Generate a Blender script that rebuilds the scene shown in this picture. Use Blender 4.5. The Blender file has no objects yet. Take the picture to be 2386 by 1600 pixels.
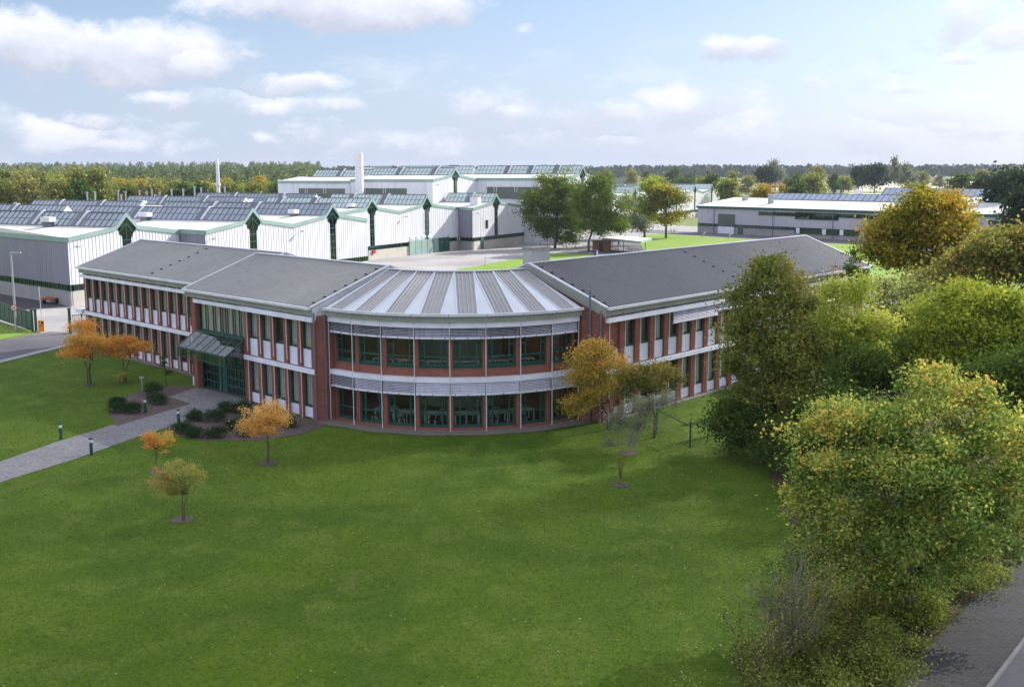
import bpy, math, random
import numpy as np
from mathutils import Matrix, Vector
R = math.radians
sc = bpy.context.scene
# ------------------------------------------------------------------ camera
CAM_H, FPX, TH, RO = 16.0, 2616.3, 0.1527, 0.0032
c_, s_, cr_, sr_ = math.cos(TH), math.sin(TH), math.cos(RO), math.sin(RO)
cam = bpy.data.objects.new("camera", bpy.data.cameras.new("camera"))
sc.collection.objects.link(cam); sc.camera = cam
cam.data.sensor_width = 36; cam.data.lens = 36 * FPX / 2386
cam.data.clip_start = 0.5; cam.data.clip_end = 9000
X0 = Vector((1, 0, 0)); Y0 = Vector((0, s_, c_))
Xc = cr_ * X0 - sr_ * Y0; Yc = sr_ * X0 + cr_ * Y0; Zc = Vector((0, -c_, s_))
m = Matrix((Xc, Yc, Zc)).transposed().to_4x4(); m.translation = (0, 0, CAM_H)
cam.matrix_world = m
def ray(x, y):                    # photo pixel -> direction
    a = (x - 1193) / FPX; b = (800 - y) / FPX
    u = cr_ * a + sr_ * b; v = -sr_ * a + cr_ * b
    return (u, c_ + v * s_, -s_ + v * c_)
def gp(x, y, z=0.0):              # point on the level z
    d = ray(x, y); t = (z - CAM_H) / d[2]
    return (d[0] * t, d[1] * t, z)
def dp(x, y, Y):                  # point at distance Y
    d = ray(x, y); t = Y / d[1]
    return (d[0] * t, Y, CAM_H + d[2] * t)
# ------------------------------------------------------------------ light
SUN_EL, SUN_AZ = R(31), R(38)     # azimuth counted from +X towards +Y
sun_vec = Vector((math.cos(SUN_AZ) * math.cos(SUN_EL), math.sin(SUN_AZ) * math.cos(SUN_EL), math.sin(SUN_EL)))
sl = bpy.data.lights.new("sun", 'SUN'); sl.energy = 5.0; sl.angle = R(0.5); sl.color = (1.0, 0.95, 0.87)
so = bpy.data.objects.new("sun", sl); sc.collection.objects.link(so)
so.rotation_euler = sun_vec.to_track_quat('Z', 'Y').to_euler()
so.location = (60, 60, 80)
world = bpy.data.worlds.new("World"); sc.world = world; world.use_nodes = True
sc.view_settings.view_transform = 'Standard'; sc.view_settings.look = 'None'
sc.view_settings.gamma = 1; sc.view_settings.exposure = 0.85
sc.cycles.max_bounces = 8; sc.cycles.transparent_max_bounces = 16
sc.cycles.diffuse_bounces = 3; sc.cycles.glossy_bounces = 3; sc.cycles.transmission_bounces = 4
sc.cycles.use_denoising = True
sc.cycles.caustics_reflective = False; sc.cycles.caustics_refractive = False
nt = world.node_tree; N = nt.nodes; Lk = nt.links
for n in list(N): N.remove(n)
def wn(t, **k):
    n = N.new(t)
    for a, b in k.items(): setattr(n, a, b)
    return n
def setin(n, i, v):
    if hasattr(v, 'is_output') or hasattr(v, 'links'): Lk.new(v, n.inputs[i])
    else: n.inputs[i].default_value = v
def wmath(op, a, b=None, c=None, clamp=False):
    n = wn('ShaderNodeMath', operation=op, use_clamp=clamp); setin(n, 0, a)
    if b is not None: setin(n, 1, b)
    if c is not None: setin(n, 2, c)
    return n.outputs[0]
sky = wn('ShaderNodeTexSky'); sky.sky_type = 'NISHITA'; sky.sun_disc = False
sky.sun_elevation = SUN_EL; sky.sun_rotation = R(90) - SUN_AZ
sky.air_density = 1.0; sky.dust_density = 1.6; sky.ozone_density = 2.0; sky.altitude = 50
tc = wn('ShaderNodeTexCoord'); sep = wn('ShaderNodeSeparateXYZ'); Lk.new(tc.outputs['Generated'], sep.inputs[0])
az = wmath('ARCTAN2', sep.outputs[0], sep.outputs[1]); el = wmath('ARCSINE', sep.outputs[2])
cmb = wn('ShaderNodeCombineXYZ'); Lk.new(az, cmb.inputs[0]); Lk.new(el, cmb.inputs[1])
nz = wn('ShaderNodeTexNoise'); nz.inputs['Scale'].default_value = 16; nz.inputs['Detail'].default_value = 9; nz.inputs['Roughness'].default_value = 0.64
mp = wn('ShaderNodeVectorMath', operation='MULTIPLY'); Lk.new(cmb.outputs[0], mp.inputs[0]); mp.inputs[1].default_value = (1.0, 1.5, 1)
Lk.new(mp.outputs[0], nz.inputs['Vector'])
nzc = wn('ShaderNodeVectorMath', operation='SUBTRACT'); Lk.new(nz.outputs['Color'], nzc.inputs[0]); nzc.inputs[1].default_value = (.5, .5, .5)
nsc = wn('ShaderNodeVectorMath', operation='MULTIPLY'); Lk.new(nzc.outputs[0], nsc.inputs[0]); nsc.inputs[1].default_value = (.05, .035, 0)
wv = wn('ShaderNodeVectorMath', operation='ADD'); Lk.new(cmb.outputs[0], wv.inputs[0]); Lk.new(nsc.outputs[0], wv.inputs[1])
CLOUDS = [(60,100,125,62,1),(300,118,225,62,1),(420,140,100,45,1),(790,8,250,52,1.1),(1010,15,75,38,.9),(560,118,48,22,.6),(680,188,110,28,.75),
 (400,228,130,24,.6),(615,240,75,26,.7),(770,250,85,22,.6),(205,275,65,26,.75),(130,312,140,36,.75),(260,328,120,24,.6),(1650,118,75,34,.8),
 (1745,116,62,26,.8),(1080,235,125,52,.6),(1170,262,65,36,.65),(1400,262,150,46,.65),(1560,245,130,50,.7),(1700,300,170,48,.5),(700,305,65,28,.6),
 (620,315,50,22,.5),(2200,40,110,60,.6),(2300,75,90,44,.6),(2210,128,40,18,.6),(2070,205,60,18,.5),(2150,255,180,36,.5),(1150,330,300,34,.4),
 (1540,330,260,30,.4),(1190,62,40,16,.5),(1860,180,75,26,.4),(930,325,160,26,.4),(430,330,150,24,.4),(1990,300,140,34,.4)]
acc = None; accS = None
for (cx, cy, rx, ry, w) in CLOUDS:
    d = ray(cx * 1.0203, cy * 1.0203); dv = Vector(d).normalized()
    a0, e0 = math.atan2(dv.x, dv.y), math.asin(dv.z)
    k = 1.0203 / FPX
    sb = wn('ShaderNodeVectorMath', operation='SUBTRACT'); Lk.new(wv.outputs[0], sb.inputs[0]); sb.inputs[1].default_value = (a0, e0, 0)
    ml = wn('ShaderNodeVectorMath', operation='MULTIPLY'); Lk.new(sb.outputs[0], ml.inputs[0]); ml.inputs[1].default_value = (1 / (rx * k * 1.1), 1 / (ry * k * 1.12), 0)
    ln = wn('ShaderNodeVectorMath', operation='LENGTH'); Lk.new(ml.outputs[0], ln.inputs[0])
    f = wmath('MULTIPLY_ADD', ln.outputs['Value'], -w * 0.62, w)
    sp = wn('ShaderNodeSeparateXYZ'); Lk.new(ml.outputs[0], sp.inputs[0])
    # height inside this cloud, weighted: used to tell lit tops from grey bases
    if acc is None: acc = f; accS = sp.outputs[1]
    else:
        gt = wmath('GREATER_THAN', f, acc)
        mx = wn('ShaderNodeMix'); mx.data_type = 'FLOAT'; Lk.new(gt, mx.inputs[0]); Lk.new(accS, mx.inputs[2]); Lk.new(sp.outputs[1], mx.inputs[3])
        accS = mx.outputs[0]; acc = wmath('MAXIMUM', f, acc)
dens = wmath('MULTIPLY_ADD', nz.outputs['Fac'], 1.15, -0.60); dens = wmath('ADD', dens, acc)
mask = wn('ShaderNodeMapRange'); mask.interpolation_type = 'SMOOTHSTEP'; Lk.new(dens, mask.inputs[0])
mask.inputs[1].default_value = 0.23; mask.inputs[2].default_value = 0.58
shade = wn('ShaderNodeMapRange'); sh_in = wmath('MULTIPLY_ADD', nz.outputs['Fac'], 2.2, wmath('ADD', accS, -1.1)); Lk.new(sh_in, shade.inputs[0])
shade.inputs[1].default_value = -0.75; shade.inputs[2].default_value = 0.45
ccol = wn('ShaderNodeMix'); ccol.data_type = 'RGBA'; Lk.new(shade.outputs[0], ccol.inputs[0])
ccol.inputs[6].default_value = (6.2, 5.95, 6.1, 1); ccol.inputs[7].default_value = (9.6, 8.9, 8.6, 1)
hz = wn('ShaderNodeMapRange'); Lk.new(el, hz.inputs[0]); hz.inputs[1].default_value = 0.0; hz.inputs[2].default_value = 0.16; hz.inputs[3].default_value = 0.62; hz.inputs[4].default_value = 0.20
skc = wn('ShaderNodeMix'); skc.data_type = 'RGBA'; Lk.new(hz.outputs[0], skc.inputs[0]); Lk.new(sky.outputs[0], skc.inputs[6]); skc.inputs[7].default_value = (7.2, 7.8, 9.2, 1)
cm2 = wmath('MULTIPLY', mask.outputs[0], 0.94)
vm = wn('ShaderNodeVectorMath', operation='MULTIPLY'); Lk.new(cmb.outputs[0], vm.inputs[0]); vm.inputs[1].default_value = (1.0, 2.6, 1)      # thin broken veil low over the plain
vn = wn('ShaderNodeTexNoise'); vn.inputs['Scale'].default_value = 11; vn.inputs['Detail'].default_value = 10; vn.inputs['Roughness'].default_value = .62; Lk.new(vm.outputs[0], vn.inputs['Vector'])
v1 = wn('ShaderNodeMapRange'); v1.interpolation_type = 'SMOOTHSTEP'; Lk.new(vn.outputs['Fac'], v1.inputs[0]); v1.inputs[1].default_value = .46; v1.inputs[2].default_value = .66
v2_ = wn('ShaderNodeMapRange'); v2_.interpolation_type = 'SMOOTHSTEP'; Lk.new(el, v2_.inputs[0]); v2_.inputs[1].default_value = .125; v2_.inputs[2].default_value = .045; v2_.inputs[3].default_value = 0; v2_.inputs[4].default_value = .62
cm2 = wmath('MAXIMUM', cm2, wmath('MULTIPLY', v1.outputs[0], v2_.outputs[0]))
fin = wn('ShaderNodeMix'); fin.data_type = 'RGBA'; Lk.new(cm2, fin.inputs[0]); Lk.new(skc.outputs[2], fin.inputs[6]); Lk.new(ccol.outputs[2], fin.inputs[7])
tn = wn('ShaderNodeMix'); tn.data_type = 'RGBA'; tn.blend_type = 'MULTIPLY'; tn.inputs[0].default_value = 1; Lk.new(fin.outputs[2], tn.inputs[6]); tn.inputs[7].default_value = (.78, .86, 1.0, 1)
# bright cloud banks added out of view, over and behind the camera, as fill
ab = wmath('ABSOLUTE', az); r1 = wn('ShaderNodeMapRange'); Lk.new(ab, r1.inputs[0]); r1.inputs[1].default_value = .6; r1.inputs[2].default_value = 1.0
r2 = wn('ShaderNodeMapRange'); Lk.new(el, r2.inputs[0]); r2.inputs[1].default_value = .35; r2.inputs[2].default_value = .75
rg_ = wmath('MAXIMUM', wmath('MULTIPLY', r1.outputs[0], .9), r2.outputs[0]); nb = wn('ShaderNodeTexNoise'); nb.inputs['Scale'].default_value = 2.2; nb.inputs['Detail'].default_value = 5; Lk.new(tc.outputs['Generated'], nb.inputs['Vector'])
r3 = wn('ShaderNodeMapRange'); Lk.new(nb.outputs['Fac'], r3.inputs[0]); r3.inputs[1].default_value = .40; r3.inputs[2].default_value = .56
bf = wmath('MULTIPLY', rg_, r3.outputs[0]); bk = wn('ShaderNodeMix'); bk.data_type = 'RGBA'; Lk.new(bf, bk.inputs[0]); Lk.new(tn.outputs[2], bk.inputs[6]); bk.inputs[7].default_value = (10.5, 10.8, 12.2, 1)
fin = bk
bg = wn('ShaderNodeBackground'); bg.inputs[1].default_value = 0.075; Lk.new(fin.outputs[2], bg.inputs[0])
wo = wn('ShaderNodeOutputWorld'); Lk.new(bg.outputs[0], wo.inputs[0])

# ------------------------------------------------------------------ materials
def newmat(name):
    m = bpy.data.materials.new(name); m.use_nodes = True
    t = m.node_tree; return m, t, t.nodes['Principled BSDF']
def M(name, col, rough=.6, metal=0, var=.12, vs=1.5, bump=0, bs=30, col2=None, v2=.25, stain=0):
    m, t, b = newmat(name); n = t.nodes; l = t.links
    b.inputs['Roughness'].default_value = rough; b.inputs['Metallic'].default_value = metal
    g = n.new('ShaderNodeNewGeometry')
    z1 = n.new('ShaderNodeTexNoise'); z1.inputs['Scale'].default_value = vs; z1.inputs['Detail'].default_value = 6; l.new(g.outputs['Position'], z1.inputs['Vector'])
    mr = n.new('ShaderNodeMapRange'); l.new(z1.outputs['Fac'], mr.inputs[0]); mr.inputs[1].default_value = .3; mr.inputs[2].default_value = .7
    mx = n.new('ShaderNodeMix'); mx.data_type = 'RGBA'; l.new(mr.outputs[0], mx.inputs[0])
    c2 = col2 or tuple(x * (1 + var) for x in col); c1 = col if col2 else tuple(x * (1 - var) for x in col)
    mx.inputs[6].default_value = (*c1, 1); mx.inputs[7].default_value = (*c2, 1)
    out = mx.outputs[2]
    z2 = n.new('ShaderNodeTexNoise'); z2.inputs['Scale'].default_value = vs * 14; z2.inputs['Detail'].default_value = 4; l.new(g.outputs['Position'], z2.inputs['Vector'])
    if stain:
        mpp = n.new('ShaderNodeMapping'); mpp.inputs['Scale'].default_value = (1.6, 1.6, .12); l.new(g.outputs['Position'], mpp.inputs[0]); zs_ = n.new('ShaderNodeTexNoise'); zs_.inputs['Scale'].default_value = 1.0; zs_.inputs['Detail'].default_value = 7; l.new(mpp.outputs[0], zs_.inputs['Vector'])
        sr = n.new('ShaderNodeMapRange'); l.new(zs_.outputs['Fac'], sr.inputs[0]); sr.inputs[1].default_value = .48; sr.inputs[2].default_value = .78; sr.inputs[4].default_value = stain
        sm = n.new('ShaderNodeMix'); sm.data_type = 'RGBA'; l.new(sr.outputs[0], sm.inputs[0]); l.new(out, sm.inputs[6]); sm.inputs[7].default_value = (*[x * .55 for x in col[:2]], col[2] * .48, 1); out = sm.outputs[2]
    hs = n.new('ShaderNodeMix'); hs.data_type = 'RGBA'; hs.blend_type = 'MULTIPLY'; hs.inputs[0].default_value = v2
    l.new(out, hs.inputs[6]); l.new(z2.outputs['Color'], hs.inputs[7])
    h2 = n.new('ShaderNodeBrightContrast'); l.new(hs.outputs[2], h2.inputs[0]); l.new(h2.outputs[0], b.inputs['Base Color'])
    bw = n.new('ShaderNodeRGBToBW'); l.new(z2.outputs['Color'], bw.inputs[0]); l.new(bw.outputs[0], hs.inputs[7])
    if bump:
        z3 = n.new('ShaderNodeTexNoise'); z3.inputs['Scale'].default_value = bs; z3.inputs['Detail'].default_value = 5; l.new(g.outputs['Position'], z3.inputs['Vector'])
        bp = n.new('ShaderNodeBump'); bp.inputs['Strength'].default_value = bump; bp.inputs['Distance'].default_value = .03
        l.new(z3.outputs['Fac'], bp.inputs['Height']); l.new(bp.outputs[0], b.inputs['Normal'])
    return m
def brickmat(name, c1, c2, mort, bw=.25, bh=.077, ms=.010, rough=.85):
    m, t, b = newmat(name); n = t.nodes; l = t.links; b.inputs['Roughness'].default_value = rough
    uv = n.new('ShaderNodeUVMap'); uv.uv_map = 'UVMap'
    br = n.new('ShaderNodeTexBrick'); l.new(uv.outputs[0], br.inputs['Vector'])
    br.inputs['Color1'].default_value = (*c1, 1); br.inputs['Color2'].default_value = (*c2, 1); br.inputs['Mortar'].default_value = (*mort, 1)
    br.inputs['Scale'].default_value = 1; br.inputs['Mortar Size'].default_value = ms; br.inputs['Mortar Smooth'].default_value = .3
    br.inputs['Brick Width'].default_value = bw; br.inputs['Row Height'].default_value = bh
    z = n.new('ShaderNodeTexNoise'); z.inputs['Scale'].default_value = 1.3; z.inputs['Detail'].default_value = 7; l.new(uv.outputs[0], z.inputs['Vector'])
    mx = n.new('ShaderNodeMix'); mx.data_type = 'RGBA'; mx.blend_type = 'MULTIPLY'; mx.inputs[0].default_value = .45
    l.new(br.outputs[0], mx.inputs[6]); l.new(z.outputs['Fac'], mx.inputs[7])
    l.new(mx.outputs[2], b.inputs['Base Color'])
    bp = n.new('ShaderNodeBump'); bp.inputs['Strength'].default_value = .5; bp.inputs['Distance'].default_value = .01; bp.invert = True
    l.new(br.outputs['Fac'], bp.inputs['Height']); l.new(bp.outputs[0], b.inputs['Normal'])
    return m
def glassmat(name, tint=(.8, .86, .84), refl=1.0, ior=1.5, rough=0.02):
    m = bpy.data.materials.new(name); m.use_nodes = True; t = m.node_tree; n = t.nodes; l = t.links; n.clear()
    tr = n.new('ShaderNodeBsdfTransparent'); tr.inputs[0].default_value = (*tint, 1)
    gl = n.new('ShaderNodeBsdfGlossy'); gl.inputs['Roughness'].default_value = rough; gl.inputs[0].default_value = (refl, refl, refl, 1)
    lw = n.new('ShaderNodeLayerWeight'); lw.inputs[0].default_value = .5; pw_ = n.new('ShaderNodeMath'); pw_.operation = 'POWER'; pw_.inputs[1].default_value = 5; l.new(lw.outputs['Facing'], pw_.inputs[0])
    f0 = ((ior - 1) / (ior + 1)) ** 2; fr = n.new('ShaderNodeMath'); fr.operation = 'MULTIPLY_ADD'; fr.inputs[1].default_value = 1 - f0; fr.inputs[2].default_value = f0 * 1.6; l.new(pw_.outputs[0], fr.inputs[0])
    g = n.new('ShaderNodeNewGeometry'); z = n.new('ShaderNodeTexNoise'); z.inputs['Scale'].default_value = .8; l.new(g.outputs['Position'], z.inputs['Vector'])
    bp = n.new('ShaderNodeBump'); bp.inputs['Strength'].default_value = .12; bp.inputs['Distance'].default_value = .02; l.new(z.outputs['Fac'], bp.inputs['Height']); l.new(bp.outputs[0], gl.inputs['Normal'])
    ms = n.new('ShaderNodeMixShader'); l.new(fr.outputs[0], ms.inputs[0]); l.new(tr.outputs[0], ms.inputs[1]); l.new(gl.outputs[0], ms.inputs[2])
    o = n.new('ShaderNodeOutputMaterial'); l.new(ms.outputs[0], o.inputs[0]); return m
def leafmat(name, stops, trans=.38):
    m = bpy.data.materials.new(name); m.use_nodes = True; t = m.node_tree; n = t.nodes; l = t.links; n.clear()
    a = n.new('ShaderNodeAttribute'); a.attribute_name = 'tint'
    rp = n.new('ShaderNodeValToRGB'); l.new(a.outputs['Fac'], rp.inputs[0]); e = rp.color_ramp.elements
    while len(e) < len(stops): e.new(.5)
    for i, (p, c) in enumerate(stops): e[i].position = p; e[i].color = (*c, 1)
    d = n.new('ShaderNodeBsdfDiffuse'); tl = n.new('ShaderNodeBsdfTranslucent'); gl = n.new('ShaderNodeBsdfGlossy'); gl.inputs['Roughness'].default_value = .45
    gl.inputs[0].default_value = (.5, .5, .5, 1)
    l.new(rp.outputs[0], d.inputs[0]); l.new(rp.outputs[0], tl.inputs[0])
    m1 = n.new('ShaderNodeMixShader'); m1.inputs[0].default_value = trans; l.new(d.outputs[0], m1.inputs[1]); l.new(tl.outputs[0], m1.inputs[2])
    m2 = n.new('ShaderNodeMixShader'); m2.inputs[0].default_value = .02; l.new(m1.outputs[0], m2.inputs[1]); l.new(gl.outputs[0], m2.inputs[2])
    o = n.new('ShaderNodeOutputMaterial'); l.new(m2.outputs[0], o.inputs[0]); return m
def grassmat(name, ca, cb, cc, dry=(.16, .13, .05), specks=True, big=.09, dryamt=.62):
    m, t, b = newmat(name); n = t.nodes; l = t.links; b.inputs['Roughness'].default_value = .9
    b.inputs['Specular IOR Level'].default_value = .15
    g = n.new('ShaderNodeNewGeometry')
    def nz(s, d=6, r=.6):
        z = n.new('ShaderNodeTexNoise'); z.inputs['Distortion'].default_value = .6; z.inputs['Scale'].default_value = s; z.inputs['Detail'].default_value = d; z.inputs['Roughness'].default_value = r
        l.new(g.outputs['Position'], z.inputs['Vector']); return z.outputs['Fac']
    def mix(f, a, c, lo=.35, hi=.65, amt=1):
        r = n.new('ShaderNodeMapRange'); l.new(f, r.inputs[0]); r.inputs[1].default_value = lo; r.inputs[2].default_value = hi; r.inputs[4].default_value = amt
        x = n.new('ShaderNodeMix'); x.data_type = 'RGBA'; l.new(r.outputs[0], x.inputs[0])
        for i, v in ((6, a), (7, c)):
            if isinstance(v, tuple): x.inputs[i].default_value = (*v, 1)
            else: l.new(v, x.inputs[i])
        return x.outputs[2]
    col = mix(nz(big), ca, cb); col = mix(nz(.42), col, cc, .46, .66, .75); col = mix(nz(1.1, 5), col, ca, .48, .7, .4); col = mix(nz(4.5, 9, .78), col, tuple(x * .42 for x in ca), .47, .66, .85)
    col = mix(nz(13, 7, .8), col, tuple(x * 1.9 for x in cb), .5, .7, .75); col = mix(nz(.23, 5), col, dry, dryamt, .8, .6)
    if specks:
        v = n.new('ShaderNodeTexVoronoi'); v.inputs['Scale'].default_value = 1.9; l.new(g.outputs['Position'], v.inputs['Vector'])
        lt = n.new('ShaderNodeMath'); lt.operation = 'LESS_THAN'; l.new(v.outputs['Distance'], lt.inputs[0]); lt.inputs[1].default_value = .05
        sx = n.new('ShaderNodeMix'); sx.data_type = 'RGBA'; l.new(lt.outputs[0], sx.inputs[0]); l.new(col, sx.inputs[6]); sx.inputs[7].default_value = (.62, .60, .36, 1); col = sx.outputs[2]
    l.new(col, b.inputs['Base Color'])
    bp = n.new('ShaderNodeBump'); bp.inputs['Strength'].default_value = .7; bp.inputs['Distance'].default_value = .06; l.new(nz(9, 9, .8), bp.inputs['Height']); l.new(bp.outputs[0], b.inputs['Normal'])
    return m
m_brick = brickmat('red_brick', (.36, .092, .056), (.25, .062, .04), (.30, .21, .17))
m_green = M('dark_green_paint', (.012, .078, .062), .4)
m_lgreen = M('pale_green_sheet', (.25, .37, .335), .5, vs=.4)
m_white = M('white_enamel', (.80, .81, .93), .45, vs=.8, v2=.12)
m_panel = M('white_panel', (.74, .75, .90), .5, vs=.7, v2=.12)
m_fasc = M('grey_green_fascia_sheet', (.36, .375, .34), .5, metal=.1, vs=.6)
m_cap = M('pale_metal_flashing', (.72, .73, .80), .4, metal=.1, vs=.7)
m_roofB = M('weathered_grey_metal_roof', (.335, .332, .318), .5, metal=.15, vs=.2, var=.09, v2=.2, stain=.35)
m_roofC = M('slate_grey_metal_roof', (.155, .158, .168), .5, metal=.15, vs=.2, var=.09, v2=.2, stain=.3)
m_roofR = M('silver_grey_metal_roof', (.36, .355, .36), .42, metal=.2, vs=.3, var=.08, v2=.2, stain=.3)
m_wedge = M('white_wedge_sheet', (.52, .56, .61), .35, metal=.1, vs=.4, var=.05, v2=.06)
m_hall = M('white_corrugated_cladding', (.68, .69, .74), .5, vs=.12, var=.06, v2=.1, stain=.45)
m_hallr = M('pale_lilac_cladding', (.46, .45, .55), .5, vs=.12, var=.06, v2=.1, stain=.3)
m_hallg = M('grey_cladding_in_lee', (.235, .23, .30), .55, vs=.12, var=.07, v2=.1, stain=.5)  # shaded-side copy of the hall cladding, shade put into the grey
m_hroof = M('white_roofing_membrane', (.66, .65, .64), .7, vs=.12, var=.1, v2=.25, stain=.3)
m_conc = M('pale_concrete', (.50, .47, .42), .85, vs=.5, bump=.2)
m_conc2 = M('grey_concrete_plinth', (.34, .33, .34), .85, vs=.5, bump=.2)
m_dark = M('dark_rubber', (.02, .02, .022), .6)
m_glass = glassmat('window_glass')
m_gdark = glassmat('dark_strip_glass', (.35, .42, .4), .9)
m_sky = glassmat('skylight_glass', (.50, .58, .60), 1.0, 1.9, .12)
m_skyb = M('skylight_panel', (.30, .345, .40), .22, metal=.35, vs=.3, v2=.12)
m_skyr = M('pale_skylight_panel', (.50, .60, .58), .25, metal=.25, vs=.3, v2=.12)
m_skybar = M('glazing_bar_metal', (.13, .155, .18), .4, metal=.3)
m_int = M('interior_plaster', (.42, .40, .37), .8)
m_floor = M('interior_floor', (.10, .06, .04), .6)
m_blind = M('aluminium_slat', (.80, .80, .95), .35, metal=.1, vs=2)
m_steel = M('galvanised_steel', (.42, .43, .46), .4, metal=.5)
m_pipe = M('blue_grey_downpipe', (.16, .18, .27), .4, metal=.3)
m_asph = M('asphalt', (.125, .12, .135), .9, vs=.35, var=.16, bump=.4, bs=60, v2=.4)
m_yard = M('pale_yard_paving', (.31, .295, .295), .9, vs=.1, var=.22, bump=.3, bs=40, v2=.35)
m_wpaint = M('white_paint', (.8, .8, .8), .5)
m_orange = M('orange_paint', (.75, .27, .015), .45)
m_blue = M('blue_plastic', (.02, .05, .35), .4)
m_red = M('red_paint', (.5, .02, .02), .4)
m_bark = M('bark', (.10, .075, .055), .9, vs=3, bump=.6, bs=12)
m_barkg = M('pale_grey_bark', (.26, .24, .21), .9, vs=3, bump=.5, bs=12)
m_wood = M('weathered_timber', (.25, .12, .05), .8, vs=2)
m_mulch = M('bark_mulch', (.085, .05, .042), .95, vs=5, col2=(.20, .15, .135), v2=.7, bump=1, bs=18)
m_gravel = M('pebble_strip', (.14, .115, .10), .95, vs=7, col2=(.34, .29, .26), v2=.7, bump=1, bs=14)
m_litter = M('leaf_litter_soil', (.045, .035, .02), .95, vs=4, col2=(.12, .06, .035), v2=.7, bump=1, bs=16)
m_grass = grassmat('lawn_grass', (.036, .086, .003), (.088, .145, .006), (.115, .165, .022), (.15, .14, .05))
m_back = grassmat('sunlit_lawn_grass', (.13, .23, .03), (.17, .27, .035), (.20, .27, .05), (.26, .24, .09), False, dryamt=.5)  # brighter copy of the lawn grass, sunlight put into its colour
m_field = grassmat('meadow_grass', (.10, .14, .04), (.16, .20, .06), (.22, .22, .09), (.2, .18, .08), False, .01)
# ------------------------------------------------------------------ mesh helpers
WL = {}
class MB:
    def __init__(s): s.v = []; s.f = []
    def face(s, pts):
        i = len(s.v); s.v += [tuple(p) for p in pts]; s.f.append(tuple(range(i, i + len(pts)))); return s
    def box(s, fr, u0, u1, v0, v1, z0, z1):
        i = len(s.v); s.v += [fr(u, v, z) for z in (z0, z1) for (u, v) in ((u0, v0), (u1, v0), (u1, v1), (u0, v1))]
        s.f += [tuple(i + k for k in q) for q in ((3, 2, 1, 0), (4, 5, 6, 7), (0, 1, 5, 4), (1, 2, 6, 5), (2, 3, 7, 6), (3, 0, 4, 7))]; return s
    def prism(s, pts, z0, z1):
        n = len(pts); i = len(s.v); s.v += [(p[0], p[1], z0) for p in pts] + [(p[0], p[1], z1) for p in pts]
        s.f += [tuple(i + k for k in range(n))[::-1], tuple(i + n + k for k in range(n))] + [(i + k, i + (k + 1) % n, i + n + (k + 1) % n, i + n + k) for k in range(n)]; return s
    def beam(s, p, q, w, h=None):                 # rectangular bar between two points
        h = h or w; p = Vector(p); q = Vector(q); d = (q - p).normalized()
        a = d.cross(Vector((0, 0, 1)));  a = Vector((1, 0, 0)) if a.length < 1e-4 else a.normalized(); b = a.cross(d)
        i = len(s.v)
        for e in (p, q): s.v += [tuple(e + a * x * w / 2 + b * y * h / 2) for x, y in ((-1, -1), (1, -1), (1, 1), (-1, 1))]
        s.f += [tuple(i + k for k in f) for f in ((3, 2, 1, 0), (4, 5, 6, 7), (0, 1, 5, 4), (1, 2, 6, 5), (2, 3, 7, 6), (3, 0, 4, 7))]; return s
    def tube(s, pts, rs, n=8):
        pts = [Vector(p) for p in pts]; i = len(s.v)
        for k, p in enumerate(pts):
            d = (pts[min(k + 1, len(pts) - 1)] - pts[max(k - 1, 0)]).normalized()
            a = d.cross(Vector((0.3, .9, .1))).normalized(); b = d.cross(a)
            for j in range(n): s.v.append(tuple(p + (a * math.cos(2 * math.pi * j / n) + b * math.sin(2 * math.pi * j / n)) * rs[k]))
        for k in range(len(pts) - 1):
            for j in range(n): s.f.append((i + k * n + j, i + k * n + (j + 1) % n, i + (k + 1) * n + (j + 1) % n, i + (k + 1) * n + j))
        s.f.append(tuple(i + j for j in range(n))[::-1]); s.f.append(tuple(i + (len(pts) - 1) * n + j for j in range(n))); return s
    def build(s, name, mat, parent=None, loc=None, smooth=False):
        if loc is None: loc = WL.get(parent.name, (0, 0, 0)) if parent else (0, 0, 0)
        me = bpy.data.meshes.new(name); V = np.array(s.v, dtype=np.float64) - np.array(loc)
        me.from_pydata(V.tolist(), [], s.f); me.materials.append(mat)
        if smooth: me.polygons.foreach_set('use_smooth', [True] * len(s.f))
        uv = me.uv_layers.new(name='UVMap'); W = np.array(s.v); co = np.zeros((len(me.loops), 2)); li = 0
        for f in s.f:
            P = W[list(f)]; nn = np.cross(P[1] - P[0], P[2] - P[0]) if len(f) > 2 else np.array([0, 0, 1.]); L = np.linalg.norm(nn)
            nn = nn / L if L > 1e-12 else np.array([0, 0, 1.])
            if abs(nn[2]) > .8: q = P[:, :2]
            else:
                tg = np.array([-nn[1], nn[0]]); tg /= np.linalg.norm(tg) + 1e-9
                if tg[0] < 0: tg = -tg
                q = np.stack([P[:, :2] @ tg, P[:, 2]], 1)
            co[li:li + len(f)] = q; li += len(f)
        uv.data.foreach_set('uv', co.ravel())
        o = bpy.data.objects.new(name, me); sc.collection.objects.link(o)
        if parent: o.parent = parent; pl = WL.get(parent.name, (0, 0, 0)); o.location = tuple(a - b for a, b in zip(loc, pl))
        else: o.location = loc
        WL[o.name] = tuple(loc); return o
def tag(o, label, cat, group=None):
    o['label'] = label; o['category'] = cat
    if group: o['group'] = group
    return o
def thing(name, label, cat, loc, group=None):
    o = bpy.data.objects.new(name, None); sc.collection.objects.link(o); o.location = loc; WL[o.name] = tuple(loc); o.empty_display_size = .3
    return tag(o, label, cat, group)
def struct(o, kind='structure'): o['kind'] = kind; return o
def frame(o, ang, sgn=1):
    e = (math.cos(ang), math.sin(ang)); n = (math.sin(ang) * sgn, -math.cos(ang) * sgn)
    return lambda u, v, z=0.0: (o[0] + e[0] * u + n[0] * v, o[1] + e[1] * u + n[1] * v, z)
def WF(u, v, z=0.0): return (u, v, z)
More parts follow.
